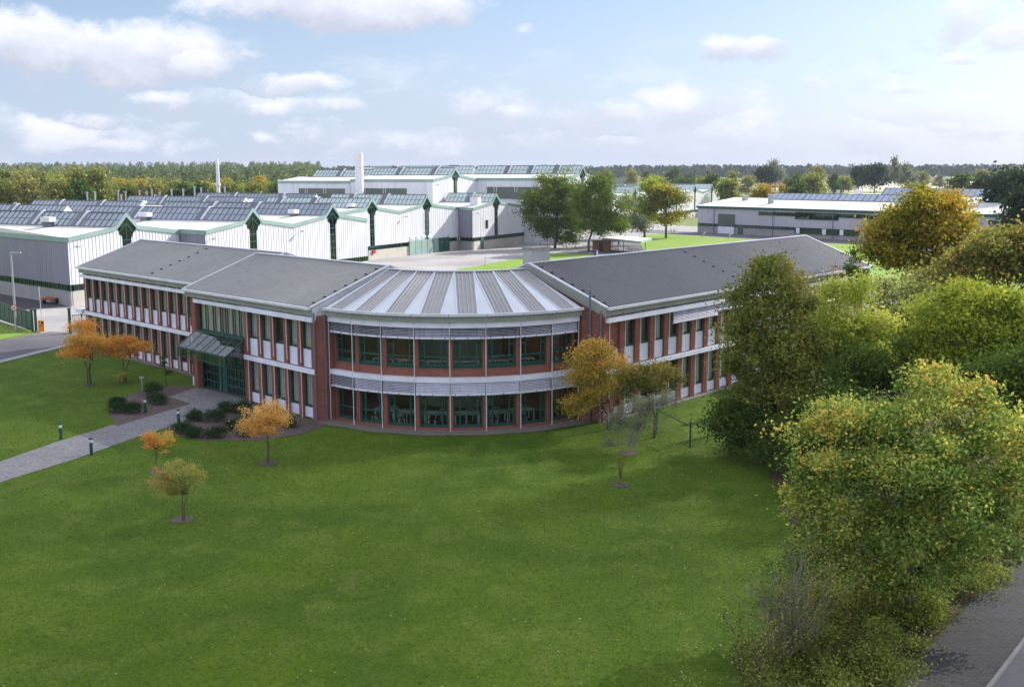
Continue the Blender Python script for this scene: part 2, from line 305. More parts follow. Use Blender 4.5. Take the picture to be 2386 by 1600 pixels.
def sheet(name, pts, z, mat):
    mb = MB(); mb.face([(p[0], p[1], z) for p in pts]); return struct(mb.build(name, mat))
ORD = ('first second third fourth fifth sixth seventh eighth ninth tenth eleventh twelfth thirteenth fourteenth fifteenth sixteenth seventeenth '
       'eighteenth nineteenth twentieth').split() + ['twenty-' + x for x in 'first second third fourth fifth sixth seventh eighth ninth'.split()] + ['thirtieth']
# ------------------------------------------------------------------ setting
sheet('ground', [(-3500, -400), (3500, -400), (3500, 7500), (-3500, 7500)], -0.03, m_field)
SB = lambda t, w: (11.85 + t * .6088 + w * .7933, 33.09 + t * .7933 - w * .6088)      # along / across the pavement
lawn_pts = [(-150, -40), SB(-90, 0), SB(120, 0), (60, 125), (34, 118), (5, 84), (-12, 80), (-38, 104.6), (-41.2, 103.2), (-43.4, 94.1), (-57, 40), (-62, 20), (-150, 20)]
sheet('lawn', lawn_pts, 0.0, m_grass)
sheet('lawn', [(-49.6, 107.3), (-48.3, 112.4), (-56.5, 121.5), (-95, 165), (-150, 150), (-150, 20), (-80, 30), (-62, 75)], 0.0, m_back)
px = lambda L, z=0: [gp(x, y, z) for x, y in L]
sheet('yard', [(-46.4, 110.5), (-41, 103.6), (-38.5, 104.5), (-12, 80.5), (5, 84.5), (33, 118), (110, 215), (85, 262), (40, 345), (-30, 345), (-75, 200), (-95, 190), (-95, 165), (-56.5, 121.5), (-48.3, 113)], 0.004, m_yard)
sheet('road', [(-74, 40), (-57.6, 40), (-44.4, 94.1), (-42.3, 102.9), (-41.0, 105.6), (-44.5, 112.2), (-46.9, 112.8), (-49.4, 107.2)], 0.008, m_asph)
sheet('road', px([(-60, 664), (0, 680), (80, 697), (163, 713.5), (168, 716), (72, 721), (40, 722), (-20, 716), (-80, 706)]), 0.02, M('dark_asphalt_apron', (.055, .05, .06), .9, vs=.4, v2=.3))  # asphalt sheet cut to the hall's shadow, shade put into its dark colour
sheet('pavement', [(-57.6, 40), (-56.4, 40), (-43.5, 94.1), (-41.4, 102.8), (-41.0, 105.6), (-42.3, 102.9), (-44.4, 94.1)], 0.012, m_conc2)
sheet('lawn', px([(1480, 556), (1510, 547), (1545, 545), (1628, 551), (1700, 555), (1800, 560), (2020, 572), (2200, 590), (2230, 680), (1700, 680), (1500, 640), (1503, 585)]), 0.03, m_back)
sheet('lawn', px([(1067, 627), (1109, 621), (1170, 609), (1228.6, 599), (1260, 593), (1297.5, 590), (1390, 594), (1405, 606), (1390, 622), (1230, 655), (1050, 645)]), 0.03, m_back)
sheet('road', px([(1300, 589), (1345, 575), (1420, 560), (1480, 553), (1505, 586), (1405, 608), (1390, 594)]), 0.012, m_asph)
q = lambda L: [(x / 3.016, 780 + y / 3.016) for x, y in L]
m_cobble = brickmat('cobble_paving', (.21, .20, .22), (.34, .33, .34), (.12, .12, .12), .14, .12, .012)
sheet('path', px(q([(-10, 893), (390, 755), (810, 628), (1340, 485), (1190, 435), (1393, 366), (1735, 452), (1700, 478), (1540, 512), (1160, 655), (930, 730), (560, 862), (-10, 1040)])) + [gp(-80, 1150), gp(-80, 1100)], 0.016, m_cobble)
sheet('mulch_bed', px(q([(768, 545), (800, 610), (822, 642), (1340, 485), (1190, 435), (1375, 372), (1330, 358), (1180, 362), (1020, 385), (900, 425), (790, 470)])), 0.02, m_mulch)
sheet('mulch_bed', px(q([(1165, 658), (1235, 700), (1330, 733), (1460, 745), (1600, 745), (1850, 738), (2090, 705), (2245, 655), (2330, 625), (2210, 610), (1760, 468), (1715, 470), (1540, 512)])), 0.02, m_mulch)
sheet('leaf_litter', [(-2, 12), (2.5, 22), (6.8, 31), (7.9, 33), (8.1, 35.5), (9.6, 37.6), (9.8, 40.4), (11.3, 42.6), (11.5, 45.8), (12.8, 48), (12.7, 51.5), (13.9, 54), (13.5, 57.5), (14.6, 60), (14.4, 63), (17, 67), (30, 84), (45, 90)] + [SB(80, 0), SB(0, -.05), SB(-32, 0)], 0.02, m_litter)
sheet('pavement', [SB(-60, 0), SB(120, 0), SB(120, 2.45), SB(-60, 2.45)], 0.024, brickmat('block_paving', (.05, .047, .05), (.08, .076, .08), (.025, .02, .02), .22, .11, .012))
kb = MB(); a, b = SB(-60, 2.45), SB(120, 2.45); kb.beam((*a, 0), (*b, 0), .14, .18); struct(kb.build('kerb', M('kerb_stone', (.22, .21, .21), .9)))
sheet('road', [SB(-60, 2.52), SB(120, 2.52), SB(120, 9), SB(-60, 9)], 0.012, m_asph)
GC, GR = (-3.5894, 79.2807), 11.3515
def arcp(i, r, z=0): a = R(-90 - 1.18 + (i - 4) * 11.25); return (GC[0] + r * math.cos(a), GC[1] + r * math.sin(a), z)
sheet('pebble_strip', [arcp(i / 2, 10.6) for i in range(-1, 18)] + [arcp(i / 2, 12.35 + .12 * math.sin(i * 2.1)) for i in range(17, -2, -1)], 0.03, m_gravel)
FB = frame((-12.61, 71.21), 2.3336, -1); FA = frame(FB(0, -2.57)[:2], 2.3336, -1); FC = frame((5.79, 70.58), .8622, 1)
for fr, u0, u1 in ((FA, 16.8, 42), (FC, 0, 40.6)):
    sheet('pebble_strip', [fr(u0, -.3), fr(u1, -.3), fr(u1, .55), fr((u0 + u1) / 2, .62), fr(u0, .55)], 0.028, m_gravel)
# unseen cloud added towards the sun, its footprint shaped to shade the front
def inpoly(x, y, P):
    r = False; j = len(P) - 1
    for i in range(len(P)):
        if (P[i][1] > y) != (P[j][1] > y) and x < (P[j][0] - P[i][0]) * (y - P[i][1]) / (P[j][1] - P[i][1]) + P[i][0]: r = not r
        j = i
    return r
rng = random.Random(5); cmb_ = bpy.data.meshes.new('cloud')  # mesh of the added unseen cloud
import bmesh
bm = bmesh.new(); foot = [(-120, 84), (-62, 92), (-47, 104), (-25, 100), (-5, 88), (14, 94), (22, 104), (17, 88), (10, 77), (9.5, 60), (12, 50), (13, 38), (16, 31), (31, 50), (40, 20), (40, -40), (-120, -60)]
for gx in range(-120, 40, 11):
    for gy in range(-60, 125, 11):
        x, y = gx + rng.uniform(-4, 4), gy + rng.uniform(-4, 4)
        if not inpoly(x, y, foot): continue
        p = Vector((x, y, 4)) + sun_vec * ((255 + rng.uniform(-8, 22)) / sun_vec.z)
        r = rng.uniform(9, 11.5)
        bmesh.ops.create_icosphere(bm, subdivisions=2, radius=r, matrix=Matrix.Translation(p) @ Matrix.Diagonal((1, 1, .8, 1)))
for v in bm.verts: v.co += Vector((math.sin(v.co.y * .9 + v.co.z), math.sin(v.co.x * .8), math.sin(v.co.x * .7 + v.co.y * .6))) * .8
bm.to_mesh(cmb_); bm.free(); cmb_.polygons.foreach_set('use_smooth', [True] * len(cmb_.polygons)); m_cl = M('cloud_white', (.85, .86, .88), 1, vs=.02, var=.03, v2=.02)
ct = m_cl.node_tree; tb = ct.nodes.new('ShaderNodeBsdfTransparent'); mx_ = ct.nodes.new('ShaderNodeMixShader'); mx_.inputs[0].default_value = .80      # partly see-through, so some sun still reaches the shaded ground
ct.links.new(ct.nodes['Principled BSDF'].outputs[0], mx_.inputs[1]); ct.links.new(tb.outputs[0], mx_.inputs[2]); ct.links.new(mx_.outputs[0], ct.nodes['Material Output'].inputs[0])
cmb_.materials.append(m_cl)
co = bpy.data.objects.new('cloud', cmb_); sc.collection.objects.link(co); struct(co)  # added unseen cloud, there only to shade the front
# ------------------------------------------------------------------ office building
OB = thing('office_building', 'two-storey red brick office building with curved glazed middle and grey metal roofs', 'office building', (-3.6, 70, 0))
ZE, PER = 7.35, .36
def ribs(mb, fr, u0, u1, va, za, vb, zb, per=PER, h=.095):
    n = max(1, round((u1 - u0) / per)); p = (u1 - u0) / n
    for k in range(n):
        u = u0 + k * p; xs = ((0, 0), (.52, 0), (.62, 1), (.90, 1), (1, 0))
        for (a, ha), (b, hb) in zip(xs, xs[1:]):
            mb.face([fr(u + a * p, va, za + ha * h), fr(u + b * p, va, za + hb * h), fr(u + b * p, vb, zb + hb * h), fr(u + a * p, vb, zb + ha * h)])
def corr(mb, p, q, z0, z1, per=.25, dep=.03, nrm=(0, -1)):        # folded sheet from plan point p to q; z0/z1 numbers or functions of 0..1
    L = math.hypot(q[0] - p[0], q[1] - p[1]); n = max(1, round(L / per))
    f0 = z0 if callable(z0) else (lambda t: z0); f1 = z1 if callable(z1) else (lambda t: z1)
    pt = []
    for k in range(n):
        for a, d in ((0, 0), (.45, 0), (.55, 1), (.9, 1)): pt.append(((k + a) / n, d * dep))
    pt.append((1, 0))
    for (a, da), (b, db) in zip(pt, pt[1:]):
        A = (p[0] + (q[0] - p[0]) * a + nrm[0] * da, p[1] + (q[1] - p[1]) * a + nrm[1] * da); B = (p[0] + (q[0] - p[0]) * b + nrm[0] * db, p[1] + (q[1] - p[1]) * b + nrm[1] * db)
        mb.face([(*A, f0(a)), (*B, f0(b)), (*B, f1(b)), (*A, f1(a))])
def window(fr, u0, u1, v, z0, z1, bars=(), hbars=(), fw=.09, parent=None, rail=None, glass=None, blindcol=None):
    f = MB(); f.box(fr, u0, u0 + fw, v - .05, v + .03, z0, z1).box(fr, u1 - fw, u1, v - .05, v + .03, z0, z1)
    f.box(fr, u0 + fw, u1 - fw, v - .05, v + .032, z0, z0 + fw * 1.7).box(fr, u0 + fw, u1 - fw, v - .05, v + .032, z1 - fw, z1)
    for b in bars: f.box(fr, b - .05, b + .05, v - .045, v + .028, z0 + fw * 1.7, z1 - fw)
    for h in hbars:
        if isinstance(h, tuple): f.box(fr, h[0], h[1], v - .042, v + .025, h[2] - .05, h[2] + .05)
        else: f.box(fr, u0 + fw, u1 - fw, v - .042, v + .025, h - .05, h + .05)
    o = f.build('window', m_green, parent or OB)
    g = MB(); g.face([fr(u0 + .03, v - .01, z0 + .03), fr(u1 - .03, v - .01, z0 + .03), fr(u1 - .03, v - .01, z1 - .03), fr(u0 + .03, v - .01, z1 - .03)]); g.build('pane', glass or m_glass, o)
    if rail is not None:
        r = MB(); r.box(fr, rail, rail + .035, .10, .14, z0 - .9, z1 + .3); r.build('guide_rail', m_wpaint, o)
    return o
def wing(fr, u0, u1, mods, zr, d, mat, oh=.23, side=1, db=None, verge=(True, True), nlow=None):
    db = db or d
    # roof
    mb = MB(); ribs(mb, fr, u0, u1, oh, ZE, -d, zr); ribs(mb, fr, u0, u1, -d - .001, zr, -d - db, zr - (zr - ZE) / (d + oh) * db, .5)
    rf = mb.build('roof', mat, OB)
    mb = MB(); mb.beam(fr(u0, -d, zr + .07), fr(u1, -d, zr + .07), .34, .05); mb.build('ridge_cap', m_cap, rf)
    mb = MB(); mb.box(fr, u0, u1, oh + .035, oh + .27, 7.25, 7.41); mb.build('gutter', m_cap, rf)
    mb = MB()
    for uu, on in ((u0, verge[0]), (u1, verge[1])):
        if on: mb = MB(); mb.beam(fr(uu, oh + .1, ZE + .07), fr(uu, -d, zr + .075), .16, .09); mb.beam(fr(uu, -d, zr + .075), fr(uu, -d - db, zr + .075 - (zr - ZE) / (d + oh) * db), .16, .09); mb.build('verge_trim', m_cap, rf)
    # snow guards: small dark blocks
    mb = MB()
    for k in range(7):
        for uu in [u0 + .35 * side] + ([u0 + (u1 - u0) * .45] if u1 - u0 > 20 else []):
            v = -k * d / 7.2 - .35; z = ZE + (zr - ZE) * (oh - v) / (oh + d) + .06; mb.box(fr, uu, uu + .22, v, v + .12, z, z + .07)
    mb.build('snow_guard', m_dark, rf)
    mb = MB(); n = fr(0, 1); n0 = fr(0, 0); nv = (n[0] - n0[0], n[1] - n0[1])
    corr(mb, fr(u0, oh)[:2], fr(u1, oh)[:2], 6.86, 7.27, .25, .03, nv); mb.build('fascia', m_fasc, OB)
    mb = MB(); mb.box(fr, u0 + .02, u1 - .02, -.25, oh - .01, 6.84, 6.90); mb.build('soffit', m_fasc, OB)
    # gable ends
    for uu, s in ((u0, 1), (u1, -1)):
        mb = MB(); k = .03 * s
        mb.face([fr(uu + k, oh - .02, 6.88), fr(uu + k, oh - .02, ZE), fr(uu + k, -d, zr), fr(uu + k, -d - db, zr - (zr - ZE) / (d + oh) * db), fr(uu + k, -d - db, 0), fr(uu + k, -.3, 0), fr(uu + k, -.3, 6.88)])
        mb.build('gable_wall', m_brick, OB)
    mb = MB(); mb.box(fr, u0 + .06, u1 - .06, -d - db + .1, -d - db + .4, 0, 6.9); mb.build('rear_wall', m_brick, OB)
    mb = MB(); mb.box(fr, u0 + .1, u1 - .1, -6.0, -.30, -.02, .05).box(fr, u0 + .1, u1 - .1, -6.0, -.30, 3.12, 3.32); mb.build('floor_slab', m_floor, OB)
    mb = MB(); mb.box(fr, u0 + .1, u1 - .1, -6.0, -5.8, .05, 6.6).box(fr, u0 + .1, u1 - .1, -5.7, -.26, 6.5, 6.6)
    uu = u0 + 3.4
    while uu < u1 - 1: mb.box(fr, uu, uu + .1, -5.79, -.5, .05, 3.1).box(fr, uu, uu + .1, -5.79, -.5, 3.33, 6.45); uu += 3.3
    mb.build('partition', m_int, OB)
m_curt = M('grey_curtain', (.62, .60, .57), .9, vs=4)
def bays(fr, us, pw, up=True, lo=True, rails=1, curt=.5, seed=1):
    # us: pier positions (start of the pier), windows between
    rg = random.Random(seed)
    for k, u in enumerate(us):
        mb = MB(); mb.box(fr, u, u + pw, -.27, .06, 0, 6.86); mb.build('brick_pier', m_brick, OB)
    for a, b in zip(us, us[1:]):
        u0, u1 = a + pw, b; 
        if u1 - u0 > 2.4: continue
        for z0, z1, p0, p1 in ((4.58, 6.5, 3.38, 4.56), (.76, 3.06, .08, .74)):
            window(fr, u0 + .02, u1 - .02, -.17, z0, z1, rail=(u1 - .02) if rails > 0 else (u0 - .02))
            mb = MB(); mb.box(fr, u0 + .005, u1 - .005, -.22, -.10, p0, p1); mb.build('spandrel_panel', m_panel, OB)
        mb = MB(); w = (u1 - u0)
        if rg.random() < curt:
            x = u0 + w * rg.uniform(.35, .5)
            for z0, z1 in ((3.36, 6.45), (.1, 3.05)):
                if rg.random() < .9:
                    for j in range(6): mb.box(fr, x + j * w * .1, x + j * w * .1 + w * .09, -.30 - .03 * (j % 2), -.27 - .03 * (j % 2), z0, z1)
        if mb.v: mb.build('curtain', m_curt, OB)
    a, b = us[0], us[-1] + pw
    mb = MB(); mb.box(fr, a - .05, b, .062, .20, 3.06, 3.37); mb.build('floor_band', m_white, OB)
UB = [-.02, 1.58, 3.22, 4.88, 6.52, 8.2]; UA = [16.15 + .15 + 1.585 * k for k in range(16)] ; UA = [16.9 + 1.59 * k for k in range(16)]
wing(FB, 0.0, 16.75, 0, 9.66, 6.05, m_roofB); wing(FA, 16.78, 41.86, 0, 9.55, 6.05, m_roofB, verge=(True, True))
wing(FC, 0.0, 40.46, 0, 9.86, 6.15, m_roofC)
bays(FB, UB, .46, curt=1, seed=3); bays(FA, UA, .50, curt=1, seed=4)
UC = [0.0 - 1.2 + 1.752 * k + 3.0 - 1.752 for k in range(0, 23)]
bays(FC, UC, .50, rails=-1, curt=.5, seed=8)
for fr, u0, u1, v0, v1, z0, z1 in ((FB, -.05, 8.7, .02, .30, 6.46, 6.78), (FB, 8.72, 15.7, -.06, .16, 6.46, 6.74), (FA, 16.8, 41.6, .02, .26, 6.44, 6.72), (FC, .15, 40.3, .02, .32, 6.42, 6.74)):
    mb = MB(); mb.box(fr, u0, u1, v0, v1, z0, z1); mb.build('blind_box', m_white, OB)
mb = MB(); mb.box(FC, 0, .05 + .0, -.27, .06, 0, 6.85); mb.build('brick_pier', m_brick, OB)
# side fascia of the higher right wing over the curved roof
mb = MB(); n = (FC(-1, 0)[0] - FC(0, 0)[0], FC(-1, 0)[1] - FC(0, 0)[1])
zt = lambda t: ZE + .02 + (9.86 - ZE) * t
corr(mb, FC(-.02, .23)[:2], FC(-.02, -6.15)[:2], lambda t: zt(t) - .62 - .0 * t, zt, .25, .03, n); mb.build('fascia', m_fasc, OB)
mb = MB(); corr(mb, FC(-.02, -6.15)[:2], FC(-.02, -12.3)[:2], lambda t: zt(1 - t) - .62, lambda t: zt(1 - t), .25, .03, n); mb.build('fascia', m_fasc, OB)
mb = MB(); n = (FA(-1, 0)[0] - FA(0, 0)[0], FA(-1, 0)[1] - FA(0, 0)[1])
corr(mb, FA(16.74, -6.05)[:2], FA(16.74, -12.1)[:2], lambda t: 9.5 - 2.2 * t - .5, lambda t: 9.55 - 2.2 * t, .25, .03, n); mb.build('fascia', m_fasc, OB)
mb = MB(); n = (FB(-1, 0)[0] - FB(0, 0)[0], FB(-1, 0)[1] - FB(0, 0)[1]); zq = lambda t: ZE + (9.66 - ZE) * t
corr(mb, FB(-.03, .23)[:2], FB(-.03, -6.05)[:2], lambda t: zq(t) - .85, zq, .25, .03, n); mb.build('fascia', m_cap, OB)
# brick returns beside the curve
mb = MB(); mb.prism([(-12.58, 71.24), (-12.05, 71.30), (-11.45, 71.9), (-11.3, 73.4), (-12.2, 73.4)], 0, 6.86); mb.build('brick_return', m_brick, OB)
mb = MB(); mb.prism([(4.25, 71.55), (4.45, 71.12), (5.76, 70.56), (7.0, 72.2), (6.2, 73.6), (4.0, 73.2)], 0, 7.0); mb.build('brick_return', m_brick, OB)
# ---- curved middle
RW, RF, RE, RR, ZR = 10.92, 11.30, 11.60, 6.36, 9.50
def facet(i, r=RW):
    a, b = arcp(i, r), arcp(i + 1, r); return frame(a[:2], math.atan2(b[1] - a[1], b[0] - a[0]), 1), math.hypot(b[0] - a[0], b[1] - a[1])
slat_seed = random.Random(2)
for i in range(8):
    fr, L = facet(i); left = i < 4
    pw = .15; s = pw; e = L - pw
    mb = MB(); mb.box(fr, -.02, s, -.3, .02, 0, 6.56).box(fr, e, L + .02, -.3, .02, 0, 6.56); mb.build('brick_pier', m_brick, OB)
    mb = MB(); mb.box(fr, s, e, -.28, -.01, 3.37, 3.92); mb.build('brick_parapet', m_brick, OB)
    mb = MB(); mb.box(fr, s, e, -.28, .02, 3.921, 3.99); mb.build('sill', m_green, OB)
    mb = MB(); mb.box(fr, -.02, L + .02, -.3, .06, 0, .16); mb.build('brick_plinth', m_brick, OB)
    a, b = (s + .42, e - .34) if i % 2 == 0 else (s + .36, e - .40)
    window(fr, s, e, -.15, 4.0, 6.56, bars=(a, b), hbars=((s, e, 4.62), (s, a, 5.35), (b, e, 5.35)), fw=.10)
    window(fr, s, e, -.15, .17, 3.05, bars=(a, b), hbars=((s, e, .98), (s, a, 2.0), (b, e, 2.0)), fw=.10)
    fo, Lo = facet(i, RF)
    for z0, z1 in ((6.56, 6.88), (3.08, 3.38)):
        mb = MB(); mb.box(fo, -.0, Lo, -.36, .03 if z0 < 5 else .14, z0 - (.06 if z0 > 5 else 0), z1); mb.build('blind_box' if z0 > 5 else 'floor_band', m_white, OB)
    for z0, z1 in ((5.85, 6.55), (2.33, 3.07)):                     # half lowered outside blinds
        mb = MB(); n = 7; tilt = R(slat_seed.choice([12, 20, 28, 36, 44]))
        for k in range(n):
            z = z1 - (k + .6) * (z1 - z0 - .05) / n; w = .047
            c, sn = math.cos(tilt) * w, math.sin(tilt) * w
            mb.face([fo(.05, -.05 - c, z + sn), fo(Lo - .05, -.05 - c, z + sn), fo(Lo - .05, -.05 + c, z - sn), fo(.05, -.05 + c, z - sn)])
        o = mb.build('sun_blind', m_blind, OB)
        mb = MB(); mb.box(fo, .05, Lo - .05, -.09, -.005, z0 - .06, z0 + .05); mb.build('bottom_rail', m_white, o)
        for x in (.3, Lo / 2, Lo - .3): mb = MB(); mb.box(fo, x, x + .04, -.10, .01, z0 - .08, z0 + .05); mb.build('clip', m_pipe, o)
    # roof: ribbed rectangle with a smooth wedge on each side
    fe, Le = facet(i, RE); w = 2 * RR * math.sin(R(5.625)); dd = (RE - RR) * math.cos(R(5.625)); u0 = (Le - w) / 2
    mb = MB(); ribs(mb, fe, u0, u0 + w, .0, ZE, -dd, ZR, w / 5, .055); mb.build('roof_panel', m_roofR, OB)
    mb = MB(); mb.box(fe, 0, Le, .035, .24, 7.25, 7.41); mb.build('gutter', m_cap, OB)
    mb = MB(); a_, b_ = fe(0, 0), fe(Le, 0); n0, n1 = fe(0, 0), fe(0, 1); corr(mb, a_[:2], b_[:2], 6.88, 7.27, .24, .03, (n1[0] - n0[0], n1[1] - n0[1])); mb.build('fascia', m_fasc, OB)
    mb = MB(); mb.beam((*arcp(i, RR)[:2], ZR + .06), (*arcp(i + 1, RR)[:2], ZR + .06), .32, .05); mb.build('ridge_cap', m_cap, OB)
    mb = MB(); p, r_ = arcp(i, RR), arcp(i + 1, RR); p2, r2 = arcp(i, 1.0), arcp(i + 1, 1.0); mb.face([(*p[:2], ZR), (*r_[:2], ZR), (*r2[:2], 7.4), (*p2[:2], 7.4)]); mb.build('roof_panel', m_roofR, OB)
    mb = MB(); mb.face([(*arcp(i, RE - .05)[:2], 6.885), (*arcp(i + 1, RE - .05)[:2], 6.885), (*arcp(i + 1, RW - .3)[:2], 6.885), (*arcp(i, RW - .3)[:2], 6.885)]); mb.build('soffit', m_fasc, OB)
w = 2 * RR * math.sin(R(5.625)); Le = 2 * RE * math.sin(R(5.625)); g = (Le - w) / 2
for i in range(9):
    top = (*arcp(i, RR)[:2], ZR + .02); v = (*arcp(i, RE)[:2], ZE + .02); mb = MB()
    if i > 0: fe, _ = facet(i - 1, RE); p = fe(Le - g, 0, ZE + .02); mb.face([top, p, v])
    if i < 8: fe, _ = facet(i, RE); p2 = fe(g, 0, ZE + .02); mb.face([top, v, p2])
    o = mb.build('roof_wedge', m_wedge, OB)
    mb = MB()
    if i > 0: mb.beam(tuple(top[:2]) + (ZR + .05,), tuple(p[:2]) + (ZE + .05,), .05, .05)
    if i < 8: mb.beam(tuple(top[:2]) + (ZR + .05,), tuple(p2[:2]) + (ZE + .05,), .05, .05)
    mb.build('seam_trim', m_cap, o)
    mb = MB(); a = arcp(i, GR); mb.tube([(*a[:2], .0), (*a[:2], 6.6)], [.026, .026], 6); mb.build('guide_rod', m_wpaint, OB)
fl = [arcp(i, RW - .31) for i in range(9)] + [arcp(8, 1.5), arcp(0, 1.5)]
mb = MB(); mb.prism(fl, 0.0, .06); mb.prism(fl, 3.10, 3.36); mb.build('floor_slab', m_floor, OB)
mb = MB(); mb.prism(fl, 6.6, 6.7); ins = [arcp(i, 4.2) for i in range(9)]
for a, b in zip(ins, ins[1:]): mb.beam((*a[:2], 3.3), (*b[:2], 3.3), .1, 6.6)
mb.build('partition', m_int, OB)
mb = MB(); mb.prism([(-9.5, 79.5), (2.3, 79.5), (2.3, 80.2), (-9.5, 80.2)], 0, 7.2); mb.build('rear_wall', m_brick, OB)
# downpipes
def pipe(pts, r=.055): mb = MB(); mb.tube(pts, [r] * len(pts), 8); mb.build('downpipe', m_pipe, OB)
pipe([FB(-.16, .18, 7.1), FB(-.16, .18, 0)]); p = arcp(0, 11.5); pipe([(p[0] - .1, p[1] - .12, 6.95), (p[0] - .1, p[1] - .12, 0)])
p = arcp(8, 11.5); pipe([(p[0] + .1, p[1] + .1, 6.9), (p[0] + .35, p[1] + .25, 6.4), (p[0] + .35, p[1] + .1, .0)])
pipe([(5.62, 70.42, 7.2), (5.62, 70.42, 0)]); pipe([(4.95, 70.75, 8.55), (4.95, 70.75, 0)], .075)
# roof box at the ridge of the right wing
mb = MB(); mb.box(FC, .30, 2.1, -6.9, -6.05, 9.3, 10.75); rb = mb.build('roof_box', m_steel, OB)
mb = MB(); mb.box(FC, .24, 2.16, -6.96, -5.99, 10.751, 10.92); mb.build('lid', M('rusty_lid', (.23, .2, .18), .8, vs=3, col2=(.34, .33, .33)), rb)
# outside blinds of the right wing, upper floor
for u0, u1, zb in ((7.95, 13.9, 5.62), (13.95, 17.5, 5.9), (25.5, 31.2, 4.9), (31.25, 36.0, 4.9)):
    mb = MB(); n = int((6.42 - zb) / .105)
    for k in range(n):
        z = 6.4 - (k + .5) * (6.4 - zb - .04) / n; mb.face([FC(u0, .14, z + .022), FC(u1, .14, z + .022), FC(u1, .21, z - .03), FC(u0, .21, z - .03)])
    o = mb.build('sun_blind', m_blind, OB); mb = MB(); mb.box(FC, u0, u1, .12, .22, zb - .05, zb + .03); mb.build('bottom_rail', m_white, o)
# entrance
EN0, EN1 = 8.72, 15.65
mb = MB(); mb.box(FB, 15.5, 16.1, -.3, .12, 0, 6.86); mb.build('brick_pier', m_brick, OB)
mb = MB(); mb.box(FB, 16.1, 16.76, -.5, -.35, 0, 6.86); mb.build('recess_wall', m_brick, OB)
for z0, z1, p0, p1 in ((4.58, 6.5, 3.38, 4.56), (.76, 3.06, .08, .74)):
    window(FB, 16.12, 16.74, -.17, z0, z1); mb = MB(); mb.box(FB, 16.12, 16.74, -.22, -.10, p0, p1); mb.build('spandrel_panel', m_panel, OB)
bars = [9.75, 10.6, 11.65, 12.35, 13.4, 14.5]
window(FB, EN0, 15.5, -.2, 4.30, 6.5, bars=bars, fw=.13)
for a_, b_ in zip([EN0] + bars, bars + [15.5]):
    mb = MB(); n_ = 5
    for j in range(n_): u_ = a_ + .12 + (b_ - a_ - .2) * j / n_; mb.box(FB, u_, u_ + (b_ - a_ - .2) / n_ * .92, -.42 - .03 * (j % 2), -.38 - .03 * (j % 2), 4.3, 6.45)
    mb.build('curtain', m_curt, OB)
mb = MB(); mb.box(FB, EN0, 15.5, -.3, -.1, 4.0, 4.32); mb.build('sill', m_green, OB)
e = MB()
zc0, zc1 = 4.38, 3.32; vo = 1.58
cols = [EN0 + .05, 9.95, 10.75, 11.8, 12.3, 13.35, 14.4, 15.6]
for u in cols: e.beam(FB(u, .02, zc0), FB(u, vo, zc1), .10, .09); e.beam(FB(u, vo, zc1), FB(u, vo, 2.7), .05, .05)
e.beam(FB(EN0, vo, zc1), FB(15.65, vo, zc1), .1, .1).beam(FB(EN0, vo, 2.7), FB(15.65, vo, 2.7), .05, .05).beam(FB(EN0, .05, zc0), FB(15.65, .05, zc0), .12, .16)
for f in (.33, .66): e.beam(FB(EN0, .02 + (vo - .02) * f, zc0 + (zc1 - zc0) * f), FB(15.65, .02 + (vo - .02) * f, zc0 + (zc1 - zc0) * f), .06, .05)
for u in (EN0 + .05, 15.6): e.beam(FB(u, .05, 2.7), FB(u, vo, 2.7), .07, .07).beam(FB(u, .5, 4.0), FB(u, .5, 2.7), .06).beam(FB(u, 1.0, 3.7), FB(u, 1.0, 2.7), .06)
cn = e.build('canopy', m_green, OB)
mb = MB(); mb.face([FB(EN0, .02, zc0 + .03), FB(15.65, .02, zc0 + .03), FB(15.65, vo, zc1 + .03), FB(EN0, vo, zc1 + .03)]); mb.face([FB(EN0, vo + .01, zc1), FB(15.65, vo + .01, zc1), FB(15.65, vo + .01, 2.62), FB(EN0, vo + .01, 2.62)])
for u in (EN0 + .02, 15.63): mb.face([FB(u, .03, zc0), FB(u, vo, zc1), FB(u, vo, 2.7), FB(u, .03, 2.7)])
mb.build('canopy_glass', glassmat('canopy_glass', (.72, .80, .80), 1, 1.8, .03), cn)
e = MB()
for k in range(14): u = EN0 + .12 + k * .515; e.box(FB, u, u + .09, -.5, -.42, 0, 3.7)
for z in (.02, .62, 1.22, 1.86, 2.5, 3.1, 3.62): e.box(FB, EN0, 15.5, -.49, -.43, z, z + .10)
e.box(FB, 12.15, 12.75, -.52, -.40, 0, 3.7)
dr = e.build('entrance_door', m_green, OB)
mb = MB(); mb.face([FB(EN0, -.46, 0), FB(15.5, -.46, 0), FB(15.5, -.46, 3.9), FB(EN0, -.46, 3.9)]); mb.build('pane', m_glass, dr)
mb = MB(); mb.box(FB, 8.68, 8.74, -.5, .1, 0, 4.0); mb.build('brick_return', m_brick, OB)
# flat white porch beam at the far left corner with its post
mb = MB(); mb.box(FA, 41.88, 43.3, -.9, .15, 3.02, 3.4); pb = mb.build('porch_beam', m_white, OB)
mb = MB(); mb.tube([FA(43.1, -.3, 3.02), FA(43.1, -.3, 0)], [.06, .06]); mb.build('post', m_green, pb)
